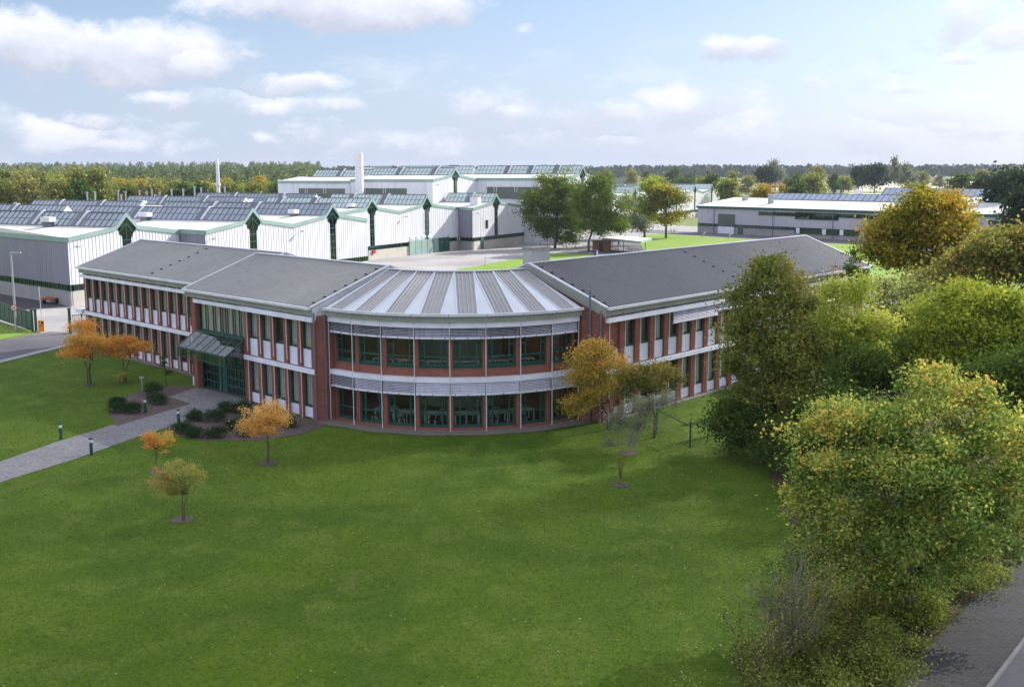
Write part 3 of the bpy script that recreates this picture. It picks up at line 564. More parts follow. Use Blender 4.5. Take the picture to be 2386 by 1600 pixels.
# canteen furniture seen through the curved glazing
m_top = M('pale_table_top', (.72, .70, .66), .5, v2=.05); m_seat = M('dark_seat', (.05, .03, .03), .6)
t0 = thing('dining_table', 'x', 'table', (0, 0, 0), 'white dining tables behind the curved glazing')
mb = MB(); mb.box(WF, -.8, .8, -.4, .4, .71, .75); mb.build('table_top', m_top, t0)
for sx in (-1, 1):
    for sy in (-1, 1): mb = MB(); mb.box(WF, sx * .74 - .03, sx * .74 + .03, sy * .34 - .03, sy * .34 + .03, 0, .71); mb.build('leg', m_wpaint, t0)
c0 = thing('dining_chair', 'x', 'chair', (0, 0, 0), 'chairs behind the curved glazing')
mb = MB(); mb.box(WF, -.22, .22, -.22, .22, .42, .46); mb.build('seat', m_seat, c0)
mb = MB(); mb.tube([(-.2, -.2, .46), (-.2, -.25, .8), (-.12, -.26, .86), (.12, -.26, .86), (.2, -.25, .8), (.2, -.2, .46)], [.025] * 6, 6); mb.build('backrest', m_wpaint, c0)
for sx in (-1, 1):
    for sy in (-1, 1): mb = MB(); mb.tube([(sx * .19, sy * .19, 0), (sx * .19, sy * .19, .42)], [.022, .022], 6); mb.build('leg', m_wpaint, c0)
def dup(r, loc, rz, label, first=[set()]):
    if r.name not in first[0] : first[0].add(r.name); o = r
    else:
        o = r.copy(); sc.collection.objects.link(o)
        for ch in list(r.children):
            c = ch.copy(); sc.collection.objects.link(c); c.parent = o
            for g in ch.children: gg = g.copy(); sc.collection.objects.link(gg); gg.parent = c
    o.location = loc; o.rotation_euler = (0, 0, rz); o['label'] = label; return o
for lv, (zf, nm) in enumerate(((.06, 'ground floor'), (3.36, 'upper floor'))):
    for k, i in enumerate((1.5, 2.5, 3.5, 4.5, 5.5, 6.5)):
        a = arcp(i, 9.2); an = R(-90 - 1.18 + (i - 4) * 11.25) + math.pi / 2
        dup(t0, (a[0], a[1], zf), an, 'white %s table inside the %s curved window from the left' % (nm, ORD[int(i)]))
        if lv == 0 or k in (1, 2, 4):
            for j, (r_, rz) in enumerate(((10.0, math.pi), (8.45, 0))):
                a = arcp(i + (.12 if j else -.15), r_); dup(c0, (a[0], a[1], zf), an + rz, '%s chair %s the table inside the %s curved window from the left' % (nm, 'behind' if j else 'in front of', ORD[int(i)]))
# ------------------------------------------------------------------ production halls
HO, HA = (-53.16, 134.73), R(62.5)
FH = frame(HO, HA, 1)                        # u runs along the gable faces, v outwards (lit side)
def face_dirs(): a = FH(0, 0); b = FH(0, 1); return (b[0] - a[0], b[1] - a[1])
NV = face_dirs()
MOD, SH0, SH1, PK = 18.7, 7.55, 11.2, 9.37
def gable(hall, t0, v, tend, ze, dz=.95, dp_=2.65, doorz=2.55, cut0=None, per=.55, strip=True, tb=None, dark=None):
    """one bay of the zigzag front: t0 start, tend end; the peak is at t0+PK"""
    full = tend - t0; pk = t0 + PK * full / MOD if tb is None else tb
    s0, s1 = pk - 1.82, pk + 1.82; zs, zp = ze + dz, ze + dp_
    top = lambda t: ze + (t - t0) / (s0 - t0) * dz if t < s0 else (zs + (zp - zs) * (t - s0) / (pk - s0) if t < pk else (zp - (zp - zs) * (t - pk) / (s1 - pk) if t < s1 else zs - dz * (t - s1) / (tend - s1)))
    gw = .75
    segs = [(t0, pk - gw), (pk + gw, tend)]
    mb = MB()
    for a, b in segs:
        # stop the sheet below the glazed peak
        f = lambda x, a=a, b=b: min(top(a + (b - a) * x) - .05, ze - .35 + max(0, abs(a + (b - a) * x - pk) - gw) * 1.25)
        corr(mb, FH(a, v)[:2], FH(b, v)[:2], lambda x: doorz, f, per, .05, NV)
    mb.build('corrugated_wall', m_hall, hall)
    # green fascia following the roof line
    mb = MB(); P = [(t0, ze), (s0, zs), (pk, zp), (s1, zs), (tend, ze)]
    for (a, za), (b, zb) in zip(P, P[1:]):
        h = .42; i = len(mb.v)
        mb.v += [FH(a, v + o_, za + dz_) for o_, dz_ in ((.02, .12), (.16, .12), (.16, -h), (.02, -h))] + [FH(b, v + o_, zb + dz_) for o_, dz_ in ((.02, .12), (.16, .12), (.16, -h), (.02, -h))]
        mb.f += [tuple(i + k for k in q_) for q_ in ((0, 1, 5, 4), (1, 2, 6, 5), (2, 3, 7, 6), (3, 0, 4, 7), (0, 3, 2, 1), (4, 5, 6, 7))]
    mb.build('green_fascia', m_lgreen, hall)
    # tall window under the peak
    zb = doorz - .2; a = FH(pk - gw, v - .08); f = MB()
    out = [(pk - gw, zb), (pk + gw, zb), (pk + gw, ze - .45), (pk + 1.65, zs - .25), (pk, zp - .62), (pk - 1.65, zs - .25), (pk - gw, ze - .45)]
    for (u0, z0), (u1, z1) in zip(out, out[1:] + out[:1]): f.beam(FH(u0, v - .05, z0), FH(u1, v - .05, z1), .13, .13)
    f.beam(FH(pk, v - .05, zb), FH(pk, v - .05, zp - .6), .09, .09)
    z = zb + 1.0
    while z < ze - .3: f.beam(FH(pk - gw, v - .05, z), FH(pk + gw, v - .05, z), .09, .09); z += 1.02
    f.beam(FH(pk - 1.3, v - .05, zs - .75), FH(pk, v - .05, zs + .35), .09, .09); f.beam(FH(pk + 1.3, v - .05, zs - .75), FH(pk, v - .05, zs + .35), .09, .09)
    o = f.build('gable_window', M_hg, hall); g = MB(); g.face([FH(u, v - .08, z) for u, z in out]); g.build('pane', m_gdark, o)
    g = MB(); g.face([FH(u, v - .6, z) for u, z in out]); g.build('reveal', m_dark, o)
    if strip: base(hall, lambda t, vo, z: FH(t, v + vo, z), t0, tend)
    # small floodlight near the left valley
    mb = MB(); mb.beam(FH(t0 + .8, v + .05, ze - 1.1), FH(t0 + .8, v + .75, ze - 1.0), .06); mb.box(FH, t0 + .6, t0 + 1.0, v + .6, v + .95, ze - 1.15, ze - .92); mb.build('wall_lamp', m_steel, hall)
    return top
M_hg = M('mid_green_paint', (.02, .11, .075), .4)
def base(hall, fr, a, b, z1=1.75, z2=2.56, mat=None, skip=()):
    """plinth with a strip window above it"""
    m2 = MB(); m2.box(fr, a, b, -.28, .03, 0, z1); m2.build('plinth_wall', mat or m_conc, hall)
    w = MB(); n = max(1, round((b - a) / 1.15)); p = (b - a) / n
    w.box(fr, a, b, -.12, .02, z1 + .001, z1 + .08).box(fr, a, b, -.12, .02, z2 - .08, z2)
    for k in range(n + 1): x = min(max(a + k * p, a + .04), b - .04); w.box(fr, x - .04, x + .04, -.115, .015, z1 + .08, z2 - .08)
    o = w.build('strip_window', M_hg, hall); g = MB(); g.face([fr(a, -.06, z1), fr(b, -.06, z1), fr(b, -.06, z2), fr(a, -.06, z2)]); g.build('pane', m_gdark, o)
    g = MB(); g.face([fr(a, -.4, z1), fr(b, -.4, z1), fr(b, -.4, z2), fr(a, -.4, z2)]); g.build('reveal', m_dark, o)
def skylight(hall, pk, va, vb, zs, zp, hw=1.82, mat=None, whiteend=False, dark=(), bs=.95):
    """glazed ridge prism between va (lit end) and vb"""
    mb = MB(); A = [FH(pk - hw, va, zs), FH(pk, va, zp), FH(pk + hw, va, zs)]; B = [FH(pk - hw, vb, zs), FH(pk, vb, zp), FH(pk + hw, vb, zs)]
    mb.face([A[0], A[1], B[1], B[0]]); mb.face([A[1], A[2], B[2], B[1]]); mb.face([B[0], B[1], B[2]]); 
    if not whiteend: mb.face(A[::-1])
    o = mb.build('skylight', mat or m_sky, hall)
    mb = MB(); n = max(1, round(abs(va - vb) / bs)); w = .07
    for k in range(n + 1):
        x = va + (vb - va) * k / n; mb.beam(FH(pk - hw, x, zs + .03), FH(pk, x, zp + .03), w, .07).beam(FH(pk + hw, x, zs + .03), FH(pk, x, zp + .03), w, .07)
    mb.beam(FH(pk, va, zp + .05), FH(pk, vb, zp + .05), .16, .10).beam(FH(pk - hw, va, zs + .04), FH(pk - hw, vb, zs + .04), .14, .12).beam(FH(pk + hw, va, zs + .04), FH(pk + hw, vb, zs + .04), .14, .12)
    zm = (zs + zp) / 2; mb.beam(FH(pk - hw / 2, va, zm + .03), FH(pk - hw / 2, vb, zm + .03), .05, .06)
    mb.build('glazing_bars', m_skybar, o)
    if whiteend:
        mb = MB(); mb.face([FH(pk - hw, va + .03, zs), FH(pk, va + .03, zp), FH(pk + hw, va + .03, zs)]); mb.build('end_wall', m_hall, o)
    for x in dark:                       # raised white ventilation ribs across the ridge
        mb = MB(); mb.beam(FH(pk - hw - .1, x, zs + .12), FH(pk, x, zp + .16), .34, .22).beam(FH(pk + hw + .1, x, zs + .12), FH(pk, x, zp + .16), .34, .22); mb.build('vent_rib', m_hall, o)
    mb = MB()
    for x in dark: mb = MB(); mb.face([FH(pk - hw - .02, x - .3, zs + .06), FH(pk - .02, x - .3, zp + .07), FH(pk - .02, x - 1.5, zp + .07), FH(pk - hw - .02, x - 1.5, zs + .06)]); mb.build('vent_flap', m_skybar, o)
def roofs(hall, pk, tA, tB, va, vb, ze, dz=.95, cut=None):
    zs = ze + dz; mb = MB()
    if cut: mb.face([FH(tA, va, ze), FH(pk - 1.82, va, zs), FH(pk - 1.82, cut[1], zs), FH(cut[0], cut[1], ze)])
    else: mb.face([FH(tA, va, ze), FH(pk - 1.82, va, zs), FH(pk - 1.82, vb, zs), FH(tA, vb, ze)])
    mb.face([FH(pk + 1.82, va, zs), FH(tB, va, ze), FH(tB, vb, ze), FH(pk + 1.82, vb, zs)])
    mb.build('roof', m_hroof, hall)
def sidewall(hall, p, q, ze, name='end_wall', strip=True, door=None):
    """shaded wall from plan point p to q, seen from the left"""
    a = math.atan2(q[1] - p[1], q[0] - p[0]); L = math.hypot(q[0] - p[0], q[1] - p[1]); fr = frame(p[:2], a, 1)
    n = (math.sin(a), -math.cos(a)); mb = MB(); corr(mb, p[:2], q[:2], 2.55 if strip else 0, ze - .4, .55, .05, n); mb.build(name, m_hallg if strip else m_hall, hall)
    mb = MB(); mb.box(fr, 0, L, .02, .14, ze - .5, ze + .1); mb.build('green_fascia', m_lgreen, hall)
    if strip: base(hall, fr, 0, L, mat=m_conc2)
    return fr, L
m_skyA = m_skyb
# hall 1, nearest the gate
H1 = thing('factory_hall', 'front white corrugated hall beside the gate with one gable', 'factory hall', FH(9, -8, 0), 'staggered white halls with green edged gables')
gable(H1, 0, 0, 18.5, 8.15); roofs(H1, PK, 0, 18.5, 0, -70, 8.15, cut=(7.4, -26.5))
CUT = FH(7.4, -26.5)
fr1, L1 = sidewall(H1, CUT, FH(0, 0), 8.15)
mb = MB(); mb.face([FH(7.4, -26.5, 0), FH(7.4, -70, 0), FH(7.4, -70, 9.1), FH(7.4, -26.5, 9.1)]).face([FH(7.4, -70, 0), FH(18.5, -70, 0), FH(18.5, -70, 9), FH(7.4, -70, 9)]); mb.build('rear_wall', m_hall, H1)
for va, vb, dk in ((-.1, -26, (-6.7, -14.9)), (-26.3, -69, (-34, -50))): skylight(H1, PK, va, vb, 9.1, 10.8, mat=m_skyb, dark=dk)
# roller door in the shaded wall, partly outside the picture
uD = L1 - 26.2
mb = MB(); mb.box(fr1, uD - 3.2, uD + 1.0, .04, .12, 0.02, 5.35); dd = mb.build('roller_door', m_panel, H1)
mb = MB(); mb.box(fr1, uD - 3.4, uD + 1.2, .03, .15, 5.351, 5.6).box(fr1, uD + 1.0, uD + 1.2, .03, .15, 0.02, 5.35); mb.build('frame', m_green, dd)
# hall 2 and 3
H2 = thing('factory_hall', 'white corrugated hall with two gables right behind the left office wing', 'factory hall', FH(36, 0, 0), 'staggered white halls with green edged gables')
gable(H2, 17.2, 5.8, 35.7, 8.3, tb=26.6); gable(H2, 35.7, 5.8, 54.0, 8.4, tb=44.9)
roofs(H2, 26.6, 18.6, 35.7, 5.8, -70, 8.3); roofs(H2, 44.9, 35.7, 54.0, 5.8, -70, 8.4)
mb = MB(); mb.face([FH(17.2, 5.8, 8.3), FH(18.6, 0, 8.3), FH(18.6, 5.8, 8.35)]); mb.build('roof', m_hroof, H2)
sidewall(H2, FH(18.55, 0.0), FH(17.2, 5.8), 8.3)
mb = MB(); mb.face([FH(54, 5.8, 0), FH(54, -70, 0), FH(54, -70, 8.4), FH(54, 5.8, 8.4)]).face([FH(18.6, -70, 0), FH(54, -70, 0), FH(54, -70, 9.3), FH(18.6, -70, 9.3)]); mb.build('rear_wall', m_hall, H2)
skylight(H2, 26.6, 5.7, -25.8, 9.25, 10.95, mat=m_skyb, dark=(-1.7, -14.3)); skylight(H2, 26.6, -30.2, -69, 9.25, 10.95, mat=m_skyb, whiteend=True, dark=(-41, -55))
skylight(H2, 44.9, 5.7, -28, 9.35, 11.05, mat=m_skyb, dark=(-8, -17)); skylight(H2, 44.9, -33.3, -59.5, 9.35, 11.05, mat=m_skyb, whiteend=True, dark=(-42, -52))
# hall 4
H4 = thing('factory_hall', 'white corrugated hall with two gables, green doors and green cabinets along the courtyard', 'factory hall', FH(85, -12, 0), 'staggered white halls with green edged gables')
gable(H4, 56, -7.4, 84.0, 8.45, tb=74.6, per=.7); gable(H4, 84.0, -7.4, 105.6, 8.5, dp_=2.85, tb=93.4, per=.7)
roofs(H4, 74.6, 56, 84, -7.4, -75, 8.45); roofs(H4, 93.4, 84, 105.6, -7.4, -75, 8.5)
mb = MB(); mb.face([FH(56, -7.4, 0), FH(56, -75, 0), FH(56, -75, 8.4), FH(56, -7.4, 8.4)]).face([FH(56, -75, 0), FH(105, -75, 0), FH(105, -75, 9.3), FH(56, -75, 9.3)]); mb.build('rear_wall', m_hall, H4)
skylight(H4, 74.6, -7.5, -31, 9.4, 11.1, mat=m_skyr, dark=(-19, -27)); skylight(H4, 74.6, -36.5, -67, 9.4, 11.1, mat=m_skyb, whiteend=True, dark=(-46, -57))
skylight(H4, 93.4, -7.5, -30, 9.45, 11.35, mat=m_skyr, dark=(-16, -24)); skylight(H4, 93.4, -34, -66, 9.45, 11.35, mat=m_skyb, whiteend=True, dark=(-42, -55))
F4 = lambda t, vo, z=0: FH(t, -7.4 + vo, z)
for k in range(7):                              # green switch cabinets against the plinth
    t = 86.6 + k * 2.15
    mb = MB(); mb.box(F4, t, t + 2.0, .04, .34, .02, 2.75); d = mb.build('cabinet_door', m_lgreen if k < 5 else m_green, H4)
    mb = MB(); mb.box(F4, t + .9, t + 1.08, .345, .36, 1.7, 1.95); mb.build('warning_plate', M('yellow_plate', (.7, .55, .02), .5), d)
for k in range(4): t = 87.2 + k * 2.15; mb = MB(); mb.box(F4, t, t + 1.3, .06, .14, 3.0, 3.55); mb.build('louvre', m_panel, H4)
mb = MB(); mb.box(F4, 71.9, 73.1, .04, .12, 0.02, 2.5); mb.build('door', M_hg, H4)
mb = MB(); mb.box(F4, 74.3, 75.2, .08, .3, 1.2, 1.75); mb.build('hose_box', m_red, H4)
mb = MB(); mb.tube([FH(92.6, -7.1, .2), FH(92.6, -7.1, 8.6)], [.05, .05], 6).tube([FH(93.2, -7.1, .2), FH(93.2, -7.1, 8.6)], [.05, .05], 6)
for k in range(7): mb.beam(FH(92.6, -7.1, 1 + k * 1.15), FH(93.2, -7.1, 1 + k * 1.15), .05)
mb.build('ladder', m_steel, H4)
# hall 5
H5 = thing('factory_hall', 'white corrugated hall with tall gable window, stepped out beside the big left tree', 'factory hall', FH(113, -8, 0), 'staggered white halls with green edged gables')
gable(H5, 103.8, -3.0, 124.6, 8.5, dp_=2.75, tb=113.8, per=.7); gable(H5, 124.6, -3.0, 143.3, 8.5, dp_=2.75, per=.7)
roofs(H5, 113.8, 105.2, 124.6, -3, -14.6, 8.5); roofs(H5, 133.97, 124.6, 143.3, -3, -14.6, 8.5)
sidewall(H5, FH(105.6, -7.4), FH(103.8, -3.0), 8.5)
skylight(H5, 113.8, -3.1, -14.4, 9.45, 11.25, mat=m_skyr, dark=(-8,)); skylight(H5, 133.97, -3.1, -14.4, 9.45, 11.25, mat=m_skyr)
mb = MB(); mb.face([FH(143.3, -3, 0), FH(143.3, -14.6, 0), FH(143.3, -14.6, 8.5), FH(143.3, -3, 8.5)]); mb.build('rear_wall', m_hall, H5)
F5 = lambda t, vo, z=0: FH(t, -3.0 + vo, z)
mb = MB(); mb.box(F5, 107.0, 108.2, .04, .12, .02, 2.5); mb.build('door', M_hg, H5)
for t, z0 in ((109.2, 4.2), (128, 5.6), (131, 5.6)): mb = MB(); mb.box(F5, t, t + .9, .06, .12, z0, z0 + 1.7); mb.build('window', m_gdark if t < 110 else m_panel, H5)
for t in (126, 128.5, 134.5): mb = MB(); mb.box(F5, t, t + 1.8, .06, .16, 3.2, 4.0); mb.build('louvre', m_panel, H5)
# tall rear hall
H7 = thing('tall_hall', 'tallest white hall at the back with long grey window strips', 'factory hall', FH(118, -30, 0))
ZT = 14.15
roofs(H7, 117.5, 108.2, 127, -15, -36, ZT, .9); roofs(H7, 117.5, 108.2, 127, -36.2, -56, ZT - .35, .9); roofs(H7, 136.6, 127, 146, 6.6, -56, ZT + .15, .9)
gable(H7, 108.2, -15, 127, ZT, .9, 2.45, tb=117.5, per=.7, strip=False, doorz=4); gable(H7, 127, 6.6, 146, ZT + .15, .9, 2.75, tb=136.6, per=.7, strip=False, doorz=4)
sidewall(H7, FH(108.2, -36), FH(108.2, -15), ZT, strip=False); sidewall(H7, FH(108.2, -56), FH(108.2, -36.1), ZT - .35, strip=False); sidewall(H7, FH(127, -15), FH(127, 6.6), ZT + .15, strip=False)
mb = MB(); mb.face([FH(108.2, -56, 0), FH(146, -56, 0), FH(146, -56, 14), FH(108.2, -56, 14)]); mb.build('rear_wall', m_hall, H7)
skylight(H7, 117.5, -15.1, -36, ZT + .9, ZT + 2.45, mat=m_skyr, dark=(-19, -28)); skylight(H7, 117.5, -36.2, -52, ZT + .55, ZT + 2.1, mat=m_skyr, dark=(-44,))
skylight(H7, 136.6, 6.5, -20, ZT + 1.05, ZT + 2.9, mat=m_skyr, dark=(1.5, -5, -11)); skylight(H7, 136.6, -21, -54, ZT + 1.05, ZT + 2.9, mat=m_skyr, dark=(-30, -42))
m_stripw = M('grey_green_window_band', (.10, .12, .10), .35, vs=.3)
for t, a, b, z0, z1 in ((108.2, -50, -37.5, 10.2, 12.2), (108.2, -34.5, -21.5, 10.2, 12.3), (127, -12.3, 0.4, 9.8, 12.4)):
    Fx = lambda u, vo, z, t=t: FH(t - vo, u, z)
    mb = MB(); mb.box(Fx, a, b, .06, .16, z0, z1); w_ = mb.build('window_band', m_stripw, H7); mb = MB()
    for x in (a + 1.8, (a + b) / 2 + .6): mb.box(Fx, x, x + .1, .161, .2, z1 - 1.1, z1 + .05).box(Fx, x + .6, x + .7, .161, .2, z1 - 1.1, z1 + .05)
    mb.build('opener', m_hall, w_)
# far hall right of the courtyard trees
HO6, = (gp(1619.5, 431, 10.95)[:2],)
FSAVE = FH
e1 = (math.cos(HA), math.sin(HA))
FH = frame((HO6[0] - e1[0] * (PK + 4 * MOD), HO6[1] - e1[1] * (PK + 4 * MOD)), HA, 1)
H6 = thing('factory_hall', 'distant white hall with small gables right of the orange courtyard tree', 'factory hall', FH(90, -10, 0), 'staggered white halls with green edged gables')
for k in range(6):
    gable(H6, k * MOD, 0, (k + 1) * MOD, 8.4, per=1.2, tb=k * MOD + PK); roofs(H6, k * MOD + PK, k * MOD, (k + 1) * MOD, 0, -45, 8.4)
    skylight(H6, k * MOD + PK, -.1, -44, 9.35, 11.0, mat=m_skyr, dark=(-18,), bs=1.4)
FH = FSAVE
# chimneys and roof fittings
def Htp(px_, py_, t, lift=0):
    """point on the vertical plane u = t of the hall grid under a photo pixel"""
    o = FH(t, 0); n = FH(t, 1); ex, ey = n[0] - o[0], n[1] - o[1]; d = ray(px_, py_); nx, ny = -ey, ex
    k = (o[0] * nx + o[1] * ny) / (d[0] * nx + d[1] * ny); return (d[0] * k, d[1] * k, CAM_H + d[2] * k)
p = Htp(838, 446, 104); zt_ = Htp(838, 357, 104)[2]
ch = thing('chimney_stack', 'thick white round chimney in front of the tallest hall', 'chimney', (p[0], p[1], 8.5))
mb = MB(); mb.tube([(p[0], p[1], 8.5), (p[0], p[1], zt_)], [.88, .88], 24); mb.build('shaft', m_hall, ch, smooth=False)
mb = MB()
for z in (12.5, 16.6): mb.tube([(p[0], p[1], z), (p[0], p[1], z + .12)], [.93, .93], 24)
mb.build('band', m_cap, ch)
p = Htp(509, 448, 112); zt_ = Htp(509, 371, 112)[2]
ch = thing('chimney_stack', 'slim tapering white chimney standing before the wood on the left', 'chimney', (p[0], p[1], 8.5))
mb = MB(); mb.tube([(p[0], p[1], 8.5), (p[0], p[1], zt_ - 1.2), (p[0], p[1], zt_)], [.46, .38, .26], 16); mb.build('shaft', m_hall, ch)
mb = MB(); mb.tube([(p[0], p[1], 12.6), (p[0], p[1], 13.3)], [.6, .6], 16).beam((p[0] - 1.6, p[1], 13.1), (p[0], p[1], 13.1), .3, .2); mb.build('platform', m_hall, ch)
vents = [(36, 488, 475, 26.6), (157, 512, 497, 9.4), (203.6, 465, 450, 74.6), (222, 466, 449, 74.6), (275.5, 459, 446, 93.4), (283, 468, 456, 74.6), (293, 461, 448, 93.4), (325.4, 458, 446, 93.4),
    (342, 458, 448, 93.4), (354, 459, 445, 93.4), (362, 470, 457, 74.6), (400, 455, 443, 93.4), (372, 458, 450, 93.4), (427, 453, 443, 93.4), (453.5, 452, 437, 93.4), (469, 453, 440, 93.4), (524, 448, 437, 104), (574, 480, 472, 44.9), (609, 456, 448, 93.4)]
for k, (x, yb, yt, t) in enumerate(vents):
    p = Htp(x, yb, t); z1 = Htp(x, yt, t)[2]
    mb = MB(); mb.tube([(p[0], p[1], 9.2), (p[0], p[1], z1)], [.17, .17], 8).tube([(p[0], p[1], z1), (p[0], p[1], z1 + .25)], [.27, .27], 8)
    tag(mb.build('vent_pipe', m_steel, None, (p[0], p[1], 9.2)), 'thin pale vent pipe on the hall roofs, %s from the left' % ORD[k], 'vent pipe', 'thin vent pipes on the hall roofs')
hoods = [(112, 509, 9.4, 1.7), (338, 493, 26.6, 1.7), (527, 481, 44.9, 1.4), (332, 466, 74.6, 1.2), (683, 470, 44.9, 1.3), (581, 454, 93.4, 1.1), (818, 462, 74.6, 1.1)]
for k, (x, y, t, s) in enumerate(hoods):
    p = Htp(x, y, t - 2.6); z = 9.3; fr = frame(p[:2], HA, 1)
    mb = MB(); s *= .5; mb.box(fr, -.55, .55, -s, s, z + .35, z + .95); mb.v = [(a, b, c if c > z + 1 else c) for a, b, c in mb.v]
    o = mb.build('roof_hood', m_hall, None, (p[0], p[1], z)); tag(o, 'white boxy ventilation hood on the hall roofs, %s from the left' % ORD[sorted(h[0] for h in hoods).index(x)], 'ventilation hood', 'white hoods on the hall roofs')
    mb = MB(); mb.box(fr, -.4, .4, -s * .7, s * .7, z - .3, z + .349); mb.build('neck', m_skybar, o)
p = Htp(1108, 478, 109); mb = MB(); fr = frame(p[:2], HA, 1); mb.box(fr, -.7, .7, -.9, .9, 8.7, 10.6); o = mb.build('roof_vent', m_hall, None, (p[0], p[1], 8.7))
tag(o, 'white box flue with flat cap on the roof of the stepped out hall', 'flue'); mb = MB(); mb.box(fr, -1, 1, -1.1, 1.1, 10.85, 11.0); mb.build('cap', m_steel, o)
# ------------------------------------------------------------------ long building on the right
FR = frame((48.36, 293.13), math.radians(-51.1), 1)
a0 = FR(0, 0); a1 = FR(0, 1)
if (a1[0] - a0[0]) * a0[0] + (a1[1] - a0[1]) * a0[1] > 0: FR = frame((48.36, 293.13), math.radians(-51.1), -1); a1 = FR(0, 1)
NR = (a1[0] - a0[0], a1[1] - a0[1]); LR = 81.3
RB = thing('workshop_building', 'long low white building with dark ribbon windows beyond the rear lawn', 'workshop building', FR(40, -8, 0))
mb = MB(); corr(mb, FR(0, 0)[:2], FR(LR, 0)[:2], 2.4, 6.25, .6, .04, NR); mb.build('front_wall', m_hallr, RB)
sheet('road', [FR(-14, .1), FR(86, .1), FR(86, 17), FR(40, 15), FR(10, 13), FR(-14, 12)], .012, m_asph)  # the building's shadow, put in as a dark asphalt sheet along its front
mb = MB(); mb.box(FR, 0, LR, -.3, .02, 0, 1.72); mb.build('plinth_wall', m_conc2, RB)
mb = MB(); mb.box(FR, -.3, LR + .3, .05, .35, 6.3, 6.85); mb.build('green_fascia', M('deep_green_edge', (.01, .09, .07), .5), RB)
ZRR = 8.7
mb = MB(); mb.face([FR(-.3, .3, 6.86), FR(LR + .3, .3, 6.86), FR(LR + .3, -14.5, ZRR), FR(-.3, -14.5, ZRR)]); mb.face([FR(-.3, -14.5, ZRR), FR(LR + .3, -14.5, ZRR), FR(LR + .3, -29, 6.86), FR(-.3, -29, 6.86)]); rf = mb.build('roof', m_hroof, RB)
mb = MB()
for u in (41.5, 59): mb.beam(FR(u, .3, 6.93), FR(u, -14.5, ZRR + .07), .12, .06)
mb.build('roof_seam', m_cap, rf)
for u in (0, LR): mb = MB(); mb.face([FR(u, 0, 0), FR(u, 0, 6.8), FR(u, -14.5, ZRR - .05), FR(u, -29, 6.8), FR(u, -29, 0)]); mb.build('gable_wall', m_hall, RB)
mb = MB(); mb.face([FR(0, -29, 0), FR(LR, -29, 0), FR(LR, -29, 6.8), FR(0, -29, 6.8)]); mb.build('rear_wall', m_hall, RB)
def strip(a, b, z0, z1, white=()):
    w = MB(); w.box(FR, a, b, .05, .16, z0, z0 + .1).box(FR, a, b, .05, .16, z1 - .1, z1); n = max(1, round((b - a) / 1.3))
    for k in range(n + 1): x = a + (b - a) * k / n; w.box(FR, max(a, x - .05), min(b, x + .05), .05, .155, z0 + .1, z1 - .1)
    o = w.build('window', m_green, RB); g = MB(); g.face([FR(a, .10, z0), FR(b, .10, z0), FR(b, .10, z1), FR(a, .10, z1)]); g.build('pane', m_gdark, o)
    g = MB(); g.face([FR(a, .06, z0), FR(b, .06, z0), FR(b, .06, z1), FR(a, .06, z1)]); g.build('reveal', m_dark, o)
    if white:
        g = MB()
        for x in white: g.box(FR, x, x + 1.0, .12, .17, z0 + .05, z1 - .05)
        g.build('blind', m_panel, o)
strip(.3, 6.7, 1.72, 2.42); strip(12.8, 30.6, 1.72, 2.42); strip(19.8, 30.6, 4.98, 5.85); strip(30.7, 42.9, 4.35, 6.0); strip(43, 50.8, 5.05, 5.95); strip(50.9, 53.5, 4.2, 5.8); strip(53.6, 66, 5.05, 6.0)
strip(30.7, 50.2, .95, 2.35, (31.2, 38.6, 43.4, 48.9)); strip(58, 70, .95, 2.35); strip(79, 80.8, 4.8, 5.6); strip(70, 74, 4.9, 5.7)
mb = MB(); mb.box(FR, 7.0, 12.4, .05, .2, 0.02, 4.95); d = mb.build('roller_door', m_stripw, RB); mb = MB(); mb.box(FR, 7.05, 12.35, .201, .24, .03, 1.75); mb.build('lower_panel', m_panel, d)
mb = MB()
for k in range(8): mb.box(FR, 7.05, 12.35, .201, .225, 1.9 + k * .38, 1.96 + k * .38)
mb.build('slats', m_green, d)
mb = MB(); mb.box(FR, 13.5, 15.0, .05, .2, .02, 2.35); mb.build('door', M_hg, RB)
mb = MB(); mb.box(FR, 50.4, 54.8, .05, .12, .02, 2.35); mb.build('doorway', m_dark, RB)
for k, u in enumerate((5.6, 24.3, 41.4)):
    mb = MB(); mb.tube([FR(u, .22, 6.3), FR(u, .22, 0)], [.08, .08], 6); mb.build('downpipe', m_pipe, RB)
mb = MB()
for y_ in (0, .55): mb.tube([FR(LR + .8 + y_, .3, .2), FR(LR + .8 + y_, .3, 8.9)], [.06, .06], 6)
for k in range(8): mb.beam(FR(LR + .8, .3, 1 + k * 1.1), FR(LR + 1.35, .3, 1 + k * 1.1), .07)
mb.beam(FR(LR + .2, .3, 8.9), FR(LR + 1.4, .3, 8.9), .08); mb.build('ladder', m_steel, RB)
m_pv = M('blue_grey_glazing', (.30, .36, .47), .2, metal=.3, vs=.4, v2=.08)
